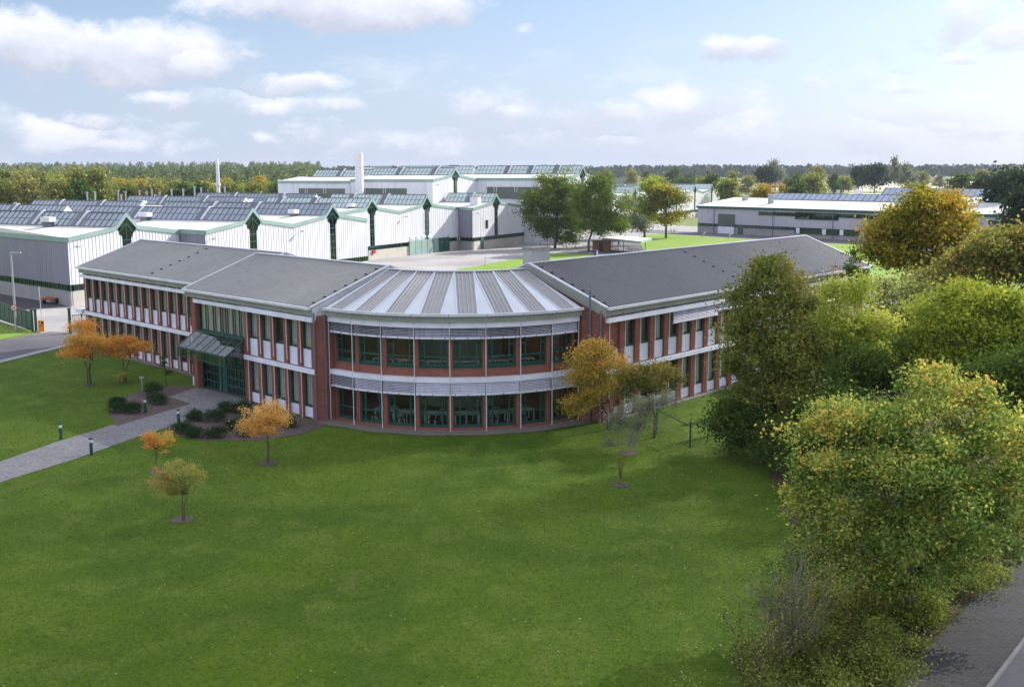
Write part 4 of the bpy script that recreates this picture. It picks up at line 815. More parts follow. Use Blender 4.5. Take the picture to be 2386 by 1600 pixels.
def ridge(a, b, v, z, h, hw=2.0):
    mb = MB(); mb.face([FR(a, v + hw, z), FR(b, v + hw, z), FR(b, v, z + h), FR(a, v, z + h)]).face([FR(a, v - hw, z), FR(b, v - hw, z), FR(b, v, z + h), FR(a, v, z + h)])
    for u in (a, b): mb.face([FR(u, v + hw, z), FR(u, v - hw, z), FR(u, v, z + h)])
    o = mb.build('skylight', m_pv, RB); mb = MB(); n = round((b - a) / 1.7)
    for k in range(n + 1): u = a + (b - a) * k / n; mb.beam(FR(u, v + hw, z + .03), FR(u, v, z + h + .03), .07 if k % 6 else .3, .08)
    mb.beam(FR(a, v + hw, z + .04), FR(b, v + hw, z + .04), .15, .1).beam(FR(a, v, z + h + .04), FR(b, v, z + h + .04), .12, .1); mb.build('glazing_bars', m_skybar, o)
ridge(13, 64, -14.5, 8.5, 1.55)
mb = MB(); mb.face([FR(16, -29, 7.6), FR(62, -29, 7.6), FR(60, -43, 9.6), FR(16, -43, 9.6)]).face([FR(16, -43, 9.6), FR(60, -43, 9.6), FR(60, -57, 7.6), FR(16, -57, 7.6)]); mb.build('roof', m_hroof, RB)
for u in (16, 60): mb = MB(); mb.face([FR(u, -29, 0), FR(u, -29, 7.6), FR(u, -43, 9.55), FR(u, -57, 7.6), FR(u, -57, 0)]); mb.build('gable_wall', m_hall, RB)
mb = MB(); mb.face([FR(16, -29, 6), FR(60, -29, 6), FR(60, -29, 7.6), FR(16, -29, 7.6)]); mb.build('upper_wall', m_hall, RB)
ridge(27, 56, -43, 9.3, 1.8)
for u, v, s, h, nm in ((6.5, -10.5, 1.0, 1.1, 'small white vent box on the left end of the long right roof'), (18.0, -6.5, .9, 1.6, 'pale grey square flue on the front slope of the long right roof'), (22.5, -37, 1.2, 2.0, 'grey ventilation unit behind the glazed ridge of the long right roof'), (17.8, -35, .5, 1.9, 'thin upright pipe behind the glazed ridge of the long right roof')):
    z = 8.2 if v > -20 else 8.6; mb = MB(); mb.box(FR, u, u + s * 1.3, v, v + s, z - .6, z + h); p = FR(u, v, z - .6); o = mb.build('roof_vent', m_steel if s < 1.1 else m_cap, None, p); tag(o, nm, 'roof vent')
    mb = MB(); mb.box(FR, u - .1, u + s * 1.3 + .1, v - .1, v + s + .1, z + h + .001, z + h + .1); mb.build('cap', m_cap, o)
# ------------------------------------------------------------------ street furniture and small things
def bollard(x, y, label):
    t = thing('bollard_light', label, 'bollard light', (x, y, 0), 'green bollard lights along the path')
    mb = MB(); mb.tube([(x, y, 0), (x, y, .72)], [.095, .095], 14); mb.build('post', m_green, t)
    mb = MB(); mb.tube([(x, y, .721), (x, y, .90)], [.085, .10], 14); mb.build('lens', m_wpaint, t)
    mb = MB(); mb.tube([(x, y, .901), (x, y, 1.0)], [.105, .105], 14); mb.build('cap', m_green, t)
for p, l in zip([(-27.35, 66.4), (-24.1, 62.6), (-24.65, 73.9), (-21.36, 70.3)], ['green bollard light on the left lawn edge of the path', 'green bollard light nearest the camera on the right path edge', 'green bollard light in the left mulch bed', 'green bollard light at the tip of the right mulch bed']):
    bollard(*p, l)
# short floodlight post in the mulch bed
x, y, _ = gp(332, 908); t = thing('floodlight_post', 'short grey post with a small floodlight head in the left mulch bed', 'floodlight', (x, y, 0))
mb = MB(); mb.tube([(x, y, 0), (x, y, .85)], [.05, .05], 8); mb.build('post', m_steel, t); mb = MB(); mb.box(lambda u, v, z: (x + u, y + v, z), -.16, .16, -.1, .12, .86, .98); mb.build('lamp_head', m_steel, t)
# street lamp with a round speed sign
x, y, _ = gp(38, 772); t = thing('street_lamp', 'tall grey lamp post on the grass strip beside the gate road', 'street lamp', (x, y, 0))
mb = MB(); mb.tube([(x, y, 0), (x, y, 7.9)], [.14, .075], 10); mb.build('pole', m_steel, t)
mb = MB(); mb.box(lambda u, v, z: (x + u, y + v, z + v * 0), -.1, 1.0, -.13, .13, 7.9, 8.05); mb.build('lamp_head', m_steel, t)
sg = thing('speed_sign', 'round white speed limit sign with red ring on the lamp post', 'road sign', (x, y - .15, 2.45))
mb = MB(); c = (x, y - .17, 2.45)
def disc(mb, c, r, yo): n = 24; mb.face([(c[0] + r * math.cos(2 * math.pi * k / n), c[1] + yo, c[2] + r * math.sin(2 * math.pi * k / n)) for k in range(n)])
disc(mb, c, .33, 0); mb.tube([(c[0], c[1] + .012, c[2]), (c[0], c[1] + .03, c[2])], [.33, .33], 24); mb.build('rim', m_red, sg); mb = MB(); disc(mb, c, .25, -.006); mb.build('face', m_wpaint, sg)
mb = MB(); W_ = lambda u, v, z: (c[0] + u, c[1] - .02 + v, c[2] + z); mb.box(W_, -.12, -.07, 0, .01, -.13, .13)
mb.box(W_, -.01, .13, 0, .01, .09, .13).box(W_, -.01, .13, 0, .01, -.13, -.09).box(W_, -.01, .03, 0, .01, -.09, .09).box(W_, .09, .13, 0, .01, -.09, .09); mb.build('digits', m_dark, sg)
# raised barrier
x, y, _ = gp(97, 772); t = thing('barrier', 'orange barrier housing with its white boom raised upright at the gate', 'barrier', (x, y, 0)); fr = frame((x, y), R(20))
mb = MB(); mb.box(fr, -.28, .28, -.2, .2, 0, 1.15); mb.build('housing', m_orange, t); mb = MB(); mb.box(fr, -.08, .06, .201, .212, .82, .98); mb.build('plate', m_wpaint, t)
mb = MB(); mb.beam(fr(.12, .28, .9), fr(.02, .28, 4.6), .10, .07); mb.build('boom', m_wpaint, t); mb = MB(); mb.tube([fr(.12, .2, .92), fr(.12, .34, .92)], [.12, .12], 12); mb.build('pivot', m_dark, t)
# sliding gate leaf and posts
m_mesh = M('green_mesh_panel', (.06, .10, .08), .6)
A, B = Vector(gp(74, 772)), Vector(gp(-6, 745)); t = thing('sliding_gate', 'dark green sliding gate panel pushed back along the grass strip', 'gate', tuple(A))
L = (B - A).length * 1.35; an = math.atan2(B.y - A.y, B.x - A.x); fr = frame((A.x, A.y), an)
mb = MB()
for k in range(int(L / 1.5) + 1): mb.box(fr, k * 1.5 - .035, k * 1.5 + .035, -.035, .035, .25, 1.98)
mb.box(fr, 0, L, -.05, .05, .12, .25).box(fr, 0, L, -.04, .04, 1.981, 2.05); mb.build('rails', m_green, t)
mb = MB(); mb.face([fr(0, 0, .25), fr(L, 0, .25), fr(L, 0, 2), fr(0, 0, 2)]); mb.build('mesh_panel', m_mesh, t)
for k, (x_, y_, h, lb) in enumerate(((76, 772, 2.15, 'thick dark green gate post beside the sliding panel'), (84.5, 771, 2.15, 'dark green gate post nearest the orange barrier'), (164, 776, 2.45, 'dark green gate post beside the railing at the office corner'))):
    x, y, _ = gp(x_, y_); mb = MB(); mb.box(frame((x, y), an), -.11, .11, -.11, .11, 0, h); o = mb.build('gate_post', m_green, None, (x, y, 0)); tag(o, lb, 'gate post', 'posts of the site gate')
    mb = MB(); mb.box(frame((x, y), an), -.16, .16, -.16, .16, h + .001, h + .08); mb.build('cap', m_dark, o)
A = Vector(gp(166, 776)); fr = frame((A.x, A.y), R(25)); t = thing('railing', 'dark vertical bar railing between gate post and office corner', 'railing', tuple(A)); mb = MB()
for k in range(18): mb.box(fr, k * .2 + .2, k * .2 + .23, -.015, .015, .15, 1.75)
mb.build('bars', m_green, t); mb = MB(); mb.box(fr, .1, 3.8, -.03, .03, 1.751, 1.82).box(fr, .1, 3.8, -.03, .03, .08, .149); mb.build('rail', m_green, t)
# flat trailer in the shade of the hall
a = Vector(gp(93, 709)); fr = frame((a.x, a.y), R(-8), 1); t = thing('flat_trailer', 'low flat trailer with orange brown deck parked against the shaded hall wall', 'trailer', tuple(a))
m_rust = M('rusty_orange_deck', (.32, .10, .03), .7, vs=2); mb = MB(); mb.box(fr, 0, 2.0, -4.2, 0, .55, .75); mb.build('deck', m_rust, t)
mb = MB(); mb.beam(fr(1.1, -4.2, .6), fr(1.4, -5.6, .5), .12); mb.beam(fr(1.1, -3.6, .75), fr(1.35, -3.9, 1.7), .07).beam(fr(1.8, -3.6, .75), fr(1.45, -3.9, 1.7), .07); mb.build('drawbar', m_rust, t)
for ux in (.05, 1.8):
    for vy in (-.8, -3.3): mb = MB(); mb.tube([fr(ux, vy, .33), fr(ux + .15, vy, .33)], [.33, .33], 16); mb.build('wheel', m_dark, t)
# low wire fence on the right lawn
t = thing('wire_fence', 'low dark fence with three posts and slanting rails on the right lawn', 'fence', (10.36, 63.8, 0))
P = [(8.89, 67.48), (10.36, 63.77), (12.71, 67.19)]
for (x, y) in P: mb = MB(); mb.tube([(x, y, 0), (x, y, 1.55)], [.05, .05], 8); mb.build('post', m_green, t)
mb = MB(); mb.beam((P[0][0], P[0][1], 1.45), (P[1][0], P[1][1], 1.3), .045).beam((P[1][0] + .4, P[1][1] + .5, 1.05), (P[2][0], P[2][1], 1.35), .045).beam((P[2][0], P[2][1], 1.5), (P[2][0] + .55, P[2][1] + .4, 1.95), .06)
for z in (.3, .8): mb.beam((*P[0], z), (*P[1], z), .012).beam((*P[1], z), (*P[2], z), .012)
mb.build('rail', m_green, t)
x, y, _ = gp(1866, 1080); mb = MB(); mb.tube([(x, y, 0), (x + .06, y + .05, 1.75)], [.04, .035], 8); tag(mb.build('stake', m_barkg, None, (x, y, 0)), 'pale wooden stake leaning in front of the dark shrubs', 'stake')
# shelter with bicycles in the courtyard
S1, S2, S3, S4 = [Vector((*gp(a, b, 2.45)[:2], 0)) for a, b in ((1403, 556), (1493, 564.5), (1519, 557), (1445, 551))]
t = thing('bicycle_shelter', 'flat roofed open shelter with green edge on slim posts beside the courtyard trees', 'shelter', tuple(S2)); mb = MB(); mb.prism([tuple(p)[:2] for p in (S1, S2, S3, S4)], 2.45, 2.62); mb.build('roof', m_hroof, t)
mb = MB()
for p, q_ in ((S1, S2), (S2, S3)): mb.beam((p.x, p.y - .06, 2.42), (q_.x, q_.y - .06, 2.42), .08, .42)
mb.build('green_fascia', m_lgreen, t)
for x_, y_ in ((1503.5, 583), (1452.5, 586), (1428, 587), (1405, 588)): p = gp(x_, y_); mb = MB(); mb.tube([(p[0], p[1], 0), (p[0], p[1], 2.4)], [.07, .07], 8); mb.build('post', m_green, t)
b0 = thing('bicycle', 'x', 'bicycle', (0, 0, 0), 'bicycles parked under the shelter')
for x_ in (-.52, .52):
    mb = MB(); n = 16; pts = [(x_ + .33 * math.cos(2 * math.pi * k / n), 0, .34 + .33 * math.sin(2 * math.pi * k / n)) for k in range(n + 1)]; mb.tube(pts, [.02] * (n + 1), 5)
    mb.build('wheel', m_dark, b0)
mb = MB()
for p, q_ in (((-.52, 0, .34), (-.15, 0, .8)), ((-.15, 0, .8), (.4, 0, .82)), ((.52, 0, .34), (.4, 0, 1.0)), ((0, 0, .34), (.4, 0, .8)), ((0, 0, .34), (-.2, 0, .9)), ((-.52, 0, .34), (0, 0, .34))): mb.beam(p, q_, .035)
mb.build('frame', m_steel, b0); mb = MB(); mb.box(WF, -.32, -.08, -.07, .07, .9, .95); mb.build('saddle', m_dark, b0); mb = MB(); mb.beam((.38, -.28, 1.02), (.38, .28, 1.02), .035); mb.build('handlebar', m_steel, b0)
for k, (x_, y_) in enumerate(((1462, 585), (1467, 586), (1472, 586), (1477, 586), (1483, 585.5), (1488, 586), (1494, 585.5), (1434, 586), (1440, 586))):
    p = gp(x_, y_); dup(b0, p, R(60 + 9 * (k % 3)), 'bicycle parked under the green edged shelter, %s from the left' % ORD[[2, 3, 4, 5, 6, 7, 8, 0, 1][k]])
p = gp(1392, 585); fr = frame(p[:2], R(-10)); t = thing('wooden_hut', 'small brown timber hut standing in the dark under the courtyard trees', 'hut', p)
mb = MB(); mb.box(fr, -1, 2.6, -2.4, 0, 0, 2.1); mb.build('wall', m_wood, t); mb = MB(); mb.box(fr, -1.2, 2.8, -2.6, .25, 2.101, 2.25); mb.build('roof', m_skybar, t); mb = MB(); mb.box(fr, .3, 1.2, .001, .05, .05, 1.9); mb.build('door', m_dark, t)
p = gp(1389, 595); fr = frame(p[:2], R(0)); t = thing('litter_bin', 'blue and white bin standing on the grass before the shelter', 'bin', p)
mb = MB(); mb.box(fr, -.42, .02, -.3, .3, 0, 1.0); mb.build('body', m_blue, t); mb = MB(); mb.box(fr, .021, .32, -.28, .28, 0, 1.0); mb.build('side_panel', m_wpaint, t); mb = MB(); mb.box(fr, -.46, .36, -.34, .34, 1.001, 1.06); mb.build('lid', m_blue, t)
p = gp(1130.5, 620); mb = MB(); mb.tube([(p[0], p[1], 0), (p[0], p[1], 1.5)], [.07, .07], 8); o = mb.build('marker_post', M('pale_yellow_paint', (.55, .52, .2), .6), None, p); tag(o, 'pale yellow marker post on the grass behind the curved roof', 'marker post'); mb = MB(); mb.tube([(p[0], p[1], 1.501), (p[0], p[1], 1.58)], [.09, .09], 8); mb.build('cap', m_steel, o)
p = gp(1221, 566); fr = frame(p[:2], R(30)); t = thing('waste_container', 'small blue bin against the plinth beside the left courtyard tree', 'bin', p); mb = MB(); mb.box(fr, -.4, .4, -.4, .4, 0, 1.1); mb.build('body', m_blue, t); mb = MB(); mb.box(fr, -.44, .44, -.44, .44, 1.101, 1.18); mb.build('lid', m_dark, t)
# small hydrant-like stand pipes on the edge of the rear lawn
for k, (x_, y_, lb) in enumerate(((1570, 545, 'yellow and white standpipe at the left edge of the rear lawn'), (1639, 551.5, 'white and grey standpipe at the middle of the rear lawn edge'), (1699, 555.5, 'thin grey standpipe nearest the roller door'))):
    p = gp(x_, y_); t = thing('standpipe', lb, 'standpipe', p, 'standpipes on the rear lawn edge'); fr = frame(p[:2], 0)
    mb = MB(); mb.tube([(p[0], p[1], 0), (p[0], p[1], 1.3)], [.13, .10], 8); mb.build('post', m_steel, t); mb = MB(); mb.tube([(p[0] + .15, p[1], .75), (p[0] + .45, p[1], 1.0), (p[0] + .45, p[1], 1.2)], [.11, .11, .14], 8); mb.build('outlet', m_wpaint, t)
    if k == 0: mb = MB(); mb.box(fr, -.85, -.6, -.1, .1, 0, 1.25); mb.build('guard', M('yellow_guard', (.6, .5, .08), .6), t)
# ------------------------------------------------------------------ vegetation
def quads_mesh(name, C, S, tint, mat, rng, flat=0.0, asp=.62):
    """C centres (n,3), S sizes, one rhombic leaf each"""
    n = len(C); a = rng.normal(size=(n, 3)); a[:, 2] *= (1 - flat); a /= np.linalg.norm(a, axis=1)[:, None]
    b = rng.normal(size=(n, 3)); b[:, 2] *= (1 - flat); b -= (b * a).sum(1)[:, None] * a; b /= np.linalg.norm(b, axis=1)[:, None] + 1e-9
    h = (S / 2)[:, None]; V = np.stack([C - a * h, C - b * h * asp, C + a * h, C + b * h * asp], 1).reshape(-1, 3)
    me = bpy.data.meshes.new(name); me.vertices.add(4 * n); me.vertices.foreach_set('co', V.ravel().astype(np.float32))
    me.loops.add(4 * n); me.loops.foreach_set('vertex_index', np.arange(4 * n, dtype=np.int32))
    me.polygons.add(n); me.polygons.foreach_set('loop_start', np.arange(0, 4 * n, 4, dtype=np.int32)); me.polygons.foreach_set('loop_total', np.full(n, 4, dtype=np.int32))
    at = me.attributes.new('tint', 'FLOAT', 'FACE'); at.data.foreach_set('value', np.clip(tint, 0, 1).astype(np.float32))
    me.update(calc_edges=True); me.materials.append(mat); return me
def leaves(lobes, n, leaf, rng, cl=None, cr=None, bias=None, shell=.55, bough=8):
    """lobes: (x,y,z,rx,ry,rz) -> centres, sizes, tints, clump centres"""
    L = np.array(lobes, float); vol = L[:, 3] * L[:, 4] * L[:, 5]; p = vol ** .75; p /= p.sum()
    cl = cl or max(12, n // 70); k = rng.choice(len(L), cl, p=p); d = rng.normal(size=(cl, 3)); d /= np.linalg.norm(d, axis=1)[:, None]
    nbg = max(5, cl // bough); k = k[:nbg]; d = d[:nbg]; d[:, 2] = np.where(d[:, 2] < -.3, -d[:, 2], d[:, 2])
    r = shell + (1.0 - shell) * rng.random(nbg) ** .6; r *= rng.uniform(.78, 1.16, nbg); bc = L[k, :3] + d * r[:, None] * L[k, 3:6]; bi = rng.integers(0, nbg, cl); bs = rng.uniform(.6, 1.4, nbg)
    cc = bc[bi] + rng.normal(size=(cl, 3)) * L[k, 3:6][bi] * .20 * bs[bi][:, None] * np.array([1, 1, .75]); bt = rng.random(nbg)
    cr = cr or (vol.mean() ** (1 / 3)) * .2; j = rng.integers(0, cl, n); cs = rng.uniform(.5, 1.5, cl)
    off = rng.normal(size=(n, 3)) * np.array([1, 1, .62]) * cr * cs[j][:, None]
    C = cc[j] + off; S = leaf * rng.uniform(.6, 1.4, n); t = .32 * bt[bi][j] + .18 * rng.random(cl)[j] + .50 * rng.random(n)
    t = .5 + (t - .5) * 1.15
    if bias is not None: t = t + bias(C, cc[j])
    return C, S, t, cc
def plink(me, name, parent, loc=(0, 0, 0)):
    o = bpy.data.objects.new(name, me); sc.collection.objects.link(o); o.parent = parent; o.location = loc; WL[o.name] = loc; return o
def tree(name, label, cat, base, lobes, n, leaf, mat, tr=.12, group=None, seed=1, bark=None, cl=None, cr=None, bias=None, shell=.5, stems=1, nb=14, fork=.35, part='crown', bough=6):
    rng = np.random.default_rng(seed); bx, by = base
    t = thing(name, label, cat, (bx, by, 0), group); C, S, ti, cc = leaves(lobes, n, leaf, rng, cl, cr, bias, shell, bough)
    keep = C[:, 2] > .05; C, S, ti = C[keep], S[keep], ti[keep]
    me = quads_mesh(part, C - np.array([bx, by, 0]), S, ti, mat, rng); plink(me, part, t)
    L = np.array(lobes); cen = (L[:, :3] * (L[:, 3:4] ** 2)).sum(0) / (L[:, 3] ** 2).sum(); lo = (L[:, 2] - L[:, 5]).min()
    mb = MB(); pr_ = random.Random(seed)
    for s in range(stems):
        ox, oy = (pr_.uniform(-.15, .15), pr_.uniform(-.15, .15)) if stems > 1 else (0, 0)
        fx, fy, fz = bx + (cen[0] - bx) * .3 + ox * 3, by + (cen[1] - by) * .3 + oy * 3, max(.25, lo + (cen[2] - lo) * fork) if lo > .3 else cen[2] * .3
        r1 = tr * (.62 if stems == 1 else .5)
        mb.tube([(bx + ox, by + oy, -.1), (bx + ox + pr_.uniform(-.1, .1) * fz * .3, by + oy, fz * .5), (fx, fy, fz)], [tr * 1.15 / (stems ** .4), tr * .85 / (stems ** .4), r1], 8)
        for i in rng.choice(len(cc), min(len(cc), nb), replace=False):
            e = cc[i]; mdl = ((fx * .55 + e[0] * .45), (fy * .55 + e[1] * .45), fz * .4 + e[2] * .6)
            mb.tube([(fx, fy, fz - .05), (mdl[0] + pr_.uniform(-.1, .1), mdl[1], mdl[2]), tuple(e)], [r1 * .6, r1 * .35, r1 * .1], 5)
    mb.build('trunk', bark or m_bark, t); return t
def PL(Y, *ls, dz=1.0):
    """lobes given as seen from the camera at distance Y: centre x, y, half sizes in photo pixels, depth shift"""
    out = []
    for l in ls:
        x, y, rx, ry = l[:4]; dy = l[4] if len(l) > 4 else 0; p = dp(x, y, Y + dy); k = (Y + dy) * 1.03 / FPX
        out.append((p[0], p[1], p[2], rx * k, rx * k * .95 * dz, ry * k))
    return out
def ramp(*c): return [(i / (len(c) - 1), x) for i, x in enumerate(c)]
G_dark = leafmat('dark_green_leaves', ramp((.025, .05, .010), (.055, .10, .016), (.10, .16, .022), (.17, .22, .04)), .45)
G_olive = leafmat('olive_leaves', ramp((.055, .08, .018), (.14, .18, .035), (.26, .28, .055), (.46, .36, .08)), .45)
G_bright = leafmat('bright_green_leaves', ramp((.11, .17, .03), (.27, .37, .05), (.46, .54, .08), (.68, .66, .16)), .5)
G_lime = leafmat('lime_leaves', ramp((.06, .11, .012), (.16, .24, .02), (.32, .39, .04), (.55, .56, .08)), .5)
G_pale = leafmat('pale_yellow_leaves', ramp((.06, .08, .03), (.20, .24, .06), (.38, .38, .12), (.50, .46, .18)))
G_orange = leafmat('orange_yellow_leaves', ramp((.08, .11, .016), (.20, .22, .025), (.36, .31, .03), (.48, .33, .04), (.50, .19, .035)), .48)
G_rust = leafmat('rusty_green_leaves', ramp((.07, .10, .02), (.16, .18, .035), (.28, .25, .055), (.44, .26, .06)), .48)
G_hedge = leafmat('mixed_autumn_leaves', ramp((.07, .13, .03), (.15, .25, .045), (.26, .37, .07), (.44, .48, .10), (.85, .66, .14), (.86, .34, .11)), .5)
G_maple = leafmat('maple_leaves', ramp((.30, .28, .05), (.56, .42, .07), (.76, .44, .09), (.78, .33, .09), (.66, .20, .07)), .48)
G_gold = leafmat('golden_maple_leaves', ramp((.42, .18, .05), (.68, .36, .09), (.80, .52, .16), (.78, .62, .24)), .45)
G_lmap = leafmat('yellow_green_maple_leaves', ramp((.13, .20, .03), (.30, .36, .07), (.46, .46, .12), (.55, .38, .12), (.55, .20, .10)), .45)
G_grey = leafmat('grey_green_leaves', ramp((.09, .11, .07), (.17, .19, .12), (.26, .28, .18), (.32, .33, .22)))
G_shrub = leafmat('evergreen_shrub_leaves', ramp((.012, .03, .010), (.022, .05, .016), (.04, .08, .025), (.07, .11, .04)), .2)
G_ivy = leafmat('undergrowth_leaves', ramp((.07, .045, .02), (.14, .14, .03), (.19, .25, .045), (.32, .38, .06), (.58, .54, .13)), .45)
G_pine = leafmat('pine_needles', ramp((.05, .08, .035), (.10, .14, .055), (.16, .20, .08), (.22, .26, .10)), .3)
G_far = leafmat('far_wood_leaves', ramp((.03, .045, .025), (.05, .07, .035), (.08, .095, .04)), .1)
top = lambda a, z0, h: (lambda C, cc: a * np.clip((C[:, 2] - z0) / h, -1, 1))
# right foreground and the belt along the right side
tree('broadleaf_tree', 'large bushy green tree with orange flecks beside the paved road', 'tree', (14.3, 38.4),
     PL(38.5, (2120, 985, 105, 90), (2010, 1020, 105, 80), (2210, 950, 105, 80, 1), (2290, 1060, 105, 110), (2090, 1130, 160, 120, -1), (1950, 1160, 110, 100, -1), (2220, 1200, 150, 120, -.6), (1990, 1270, 125, 80, -1.2), (2130, 1310, 120, 80, -1), (1885, 1190, 55, 70), (2330, 1170, 80, 100, .5), (2185, 905, 62, 50, 1), (1920, 1310, 80, 70, -1), (2040, 1370, 100, 60, -1), (2170, 1380, 90, 60, -1), (2280, 1290, 90, 70, 0), (1860, 1260, 50, 60, -1), (1975, 955, 46, 34, 1), (2200, 868, 30, 24, 1)),
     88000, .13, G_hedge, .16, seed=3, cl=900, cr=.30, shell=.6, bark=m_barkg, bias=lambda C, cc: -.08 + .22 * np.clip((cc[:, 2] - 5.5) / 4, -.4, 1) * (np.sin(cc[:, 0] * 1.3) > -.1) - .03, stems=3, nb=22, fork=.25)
tree('broadleaf_tree', 'dark olive tree with orange tinted top before the right office wing', 'tree', (14.9, 62.5),
     PL(62, (1800, 668, 62, 62), (1755, 740, 60, 75, -1), (1840, 735, 62, 75), (1785, 840, 80, 85, -1), (1850, 860, 70, 85), (1795, 940, 80, 70, -1.5), (1730, 790, 42, 50), (1860, 940, 80, 70, -.5), (1765, 640, 28, 38), (1715, 870, 30, 40)),
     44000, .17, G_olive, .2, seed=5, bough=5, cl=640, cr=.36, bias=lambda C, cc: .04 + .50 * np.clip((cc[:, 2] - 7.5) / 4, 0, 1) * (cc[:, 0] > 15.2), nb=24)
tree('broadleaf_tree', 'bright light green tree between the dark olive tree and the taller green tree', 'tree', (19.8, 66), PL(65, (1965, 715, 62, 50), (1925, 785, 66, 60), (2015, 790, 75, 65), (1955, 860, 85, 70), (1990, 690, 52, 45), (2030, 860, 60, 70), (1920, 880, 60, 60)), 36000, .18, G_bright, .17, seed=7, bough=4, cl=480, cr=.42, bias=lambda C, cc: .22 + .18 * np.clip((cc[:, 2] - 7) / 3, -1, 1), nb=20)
tree('airy_tree', 'thin airy tree with pale yellow leaves behind the bright light green tree', 'tree', (25.0, 72), PL(72, (2095, 715, 62, 62), (2075, 790, 48, 60), (2125, 780, 50, 70), (2050, 700, 40, 45)), 9000, .17, G_pale, .12, seed=8, cl=420, cr=.28, nb=30)
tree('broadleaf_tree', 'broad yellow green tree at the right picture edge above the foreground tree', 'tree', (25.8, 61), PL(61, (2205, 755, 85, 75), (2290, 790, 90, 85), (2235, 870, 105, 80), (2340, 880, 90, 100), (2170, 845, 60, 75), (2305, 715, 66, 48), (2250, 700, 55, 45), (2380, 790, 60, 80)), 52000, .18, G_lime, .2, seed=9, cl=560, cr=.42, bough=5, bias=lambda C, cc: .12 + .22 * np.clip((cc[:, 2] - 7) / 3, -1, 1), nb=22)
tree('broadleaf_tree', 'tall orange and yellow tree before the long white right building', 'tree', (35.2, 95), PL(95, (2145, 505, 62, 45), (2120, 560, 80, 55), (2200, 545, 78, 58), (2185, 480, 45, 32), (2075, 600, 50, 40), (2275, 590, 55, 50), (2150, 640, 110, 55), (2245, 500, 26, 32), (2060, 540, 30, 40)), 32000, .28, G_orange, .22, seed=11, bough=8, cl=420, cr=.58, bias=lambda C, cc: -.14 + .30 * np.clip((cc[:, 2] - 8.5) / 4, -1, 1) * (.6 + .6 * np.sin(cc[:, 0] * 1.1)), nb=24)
tree('broadleaf_tree', 'brownish olive tree right of the tall orange tree at the picture edge', 'tree', (38.5, 85), PL(84, (2320, 595, 75, 50), (2280, 650, 95, 60), (2370, 650, 80, 60), (2195, 675, 75, 45), (2400, 580, 60, 50)), 20000, .28, G_rust, .2, seed=12, cl=320, cr=.6, bias=lambda C, cc: np.full(len(C), .05), nb=20)
tree('young_conifer', 'small dark conifer beside the far end of the right office roof', 'tree', (25.3, 80), PL(80, (1992, 640, 22, 24), (1994, 610, 13, 22), (1990, 680, 30, 30), (1992, 590, 7, 16)), 4200, .16, G_dark, .1, seed=13, cr=.18, bough=1, shell=.2)
tree('broadleaf_tree', 'dark green tree in the lower right background beside the path edge', 'tree', (24.5, 50), PL(50, (2370, 980, 70, 80), (2400, 1080, 70, 100), (2310, 900, 70, 60), (2420, 900, 80, 90)), 22000, .17, G_dark, .17, seed=14, cl=300, cr=.45, bias=lambda C, cc: np.full(len(C), .15))
tree('slender_tree', 'slender dark tree with few red leaves before the right wing blinds', 'tree', (20.2, 73.5), PL(73, (1935, 690, 34, 40), (1915, 750, 26, 40), (1945, 640, 22, 22)), 320, .12, leafmat('red_leaves', ramp((.25, .03, .03), (.4, .05, .03), (.12, .08, .03))), .09, seed=15, cl=60, cr=.2, nb=34, bough=1)
G_under = [(1700, 985, 55, 45, 62), (1770, 1010, 60, 50, 60), (1840, 1030, 60, 48, 57.5), (1890, 1060, 48, 40, 54), (1640, 950, 0, 0, 0), (2000, 900, 90, 80, 60), (2080, 880, 90, 90, 61), (1940, 960, 70, 70, 57), (1990, 1000, 60, 70, 52), (2150, 860, 60, 70, 62)]
k = 0
for i, (x, y, rx, ry, Y) in enumerate(G_under):
    if not rx: continue
    b = dp(x, y, Y); tree('dark_shrub', 'dense dark shrub under the right trees, %s of them from the left' % ORD[sorted(g[0] for g in G_under if g[2]).index(x)], 'shrub', (b[0], Y), PL(Y, (x, y, rx, ry), (x + rx * .5, y + ry * .4, rx * .7, ry * .6), (x - rx * .5, y + ry * .45, rx * .6, ry * .55)), 7000, .17, G_dark, .08, 'dark shrubs under the right trees', seed=30 + i, cr=.4, stems=3, nb=6)
# undergrowth along the pavement
lab = 'low brown undergrowth bush along the pavement edge, %s from the camera'
for i in range(16):
    t_ = -7 + i * 2.6; w_ = -1.15 - .45 * math.sin(i * 1.7); x, y = SB(t_, w_); h = .65 + .35 * math.sin(i * 2.3 + 1)
    tree('undergrowth_bush', lab % ORD[i], 'bush', (x, y), [(x, y, h * .5, 1.5, 1.4, h * .75), (x - 1.3, y + .4, h * .4, 1.3, 1.2, h * .6), (x + .7, y + 1.0, h * .5, 1.1, 1.1, h * .6)], 6500, .095, G_ivy, .03, 'undergrowth bushes along the pavement', seed=60 + i, cr=.22, stems=3, nb=8)
for i in range(7):
    x, y = [(7.2, 30.5), (8.6, 33.2), (10.6, 37.5), (11.2, 40.5), (12.3, 44), (10.0, 31.5), (12.5, 39)][i]
    tree('undergrowth_bush', 'undergrowth bush between lawn and right trees, %s from the camera' % ORD[i], 'bush', (x, y), [(x, y, .5, 1.1, 1.1, .7), (x + 1.0, y + .8, .6, 1.1, 1.0, .8)], 3800, .09, G_ivy if i % 2 else G_olive, .03, 'undergrowth bushes on the lawn side', seed=90 + i, cr=.25, stems=3, nb=8)
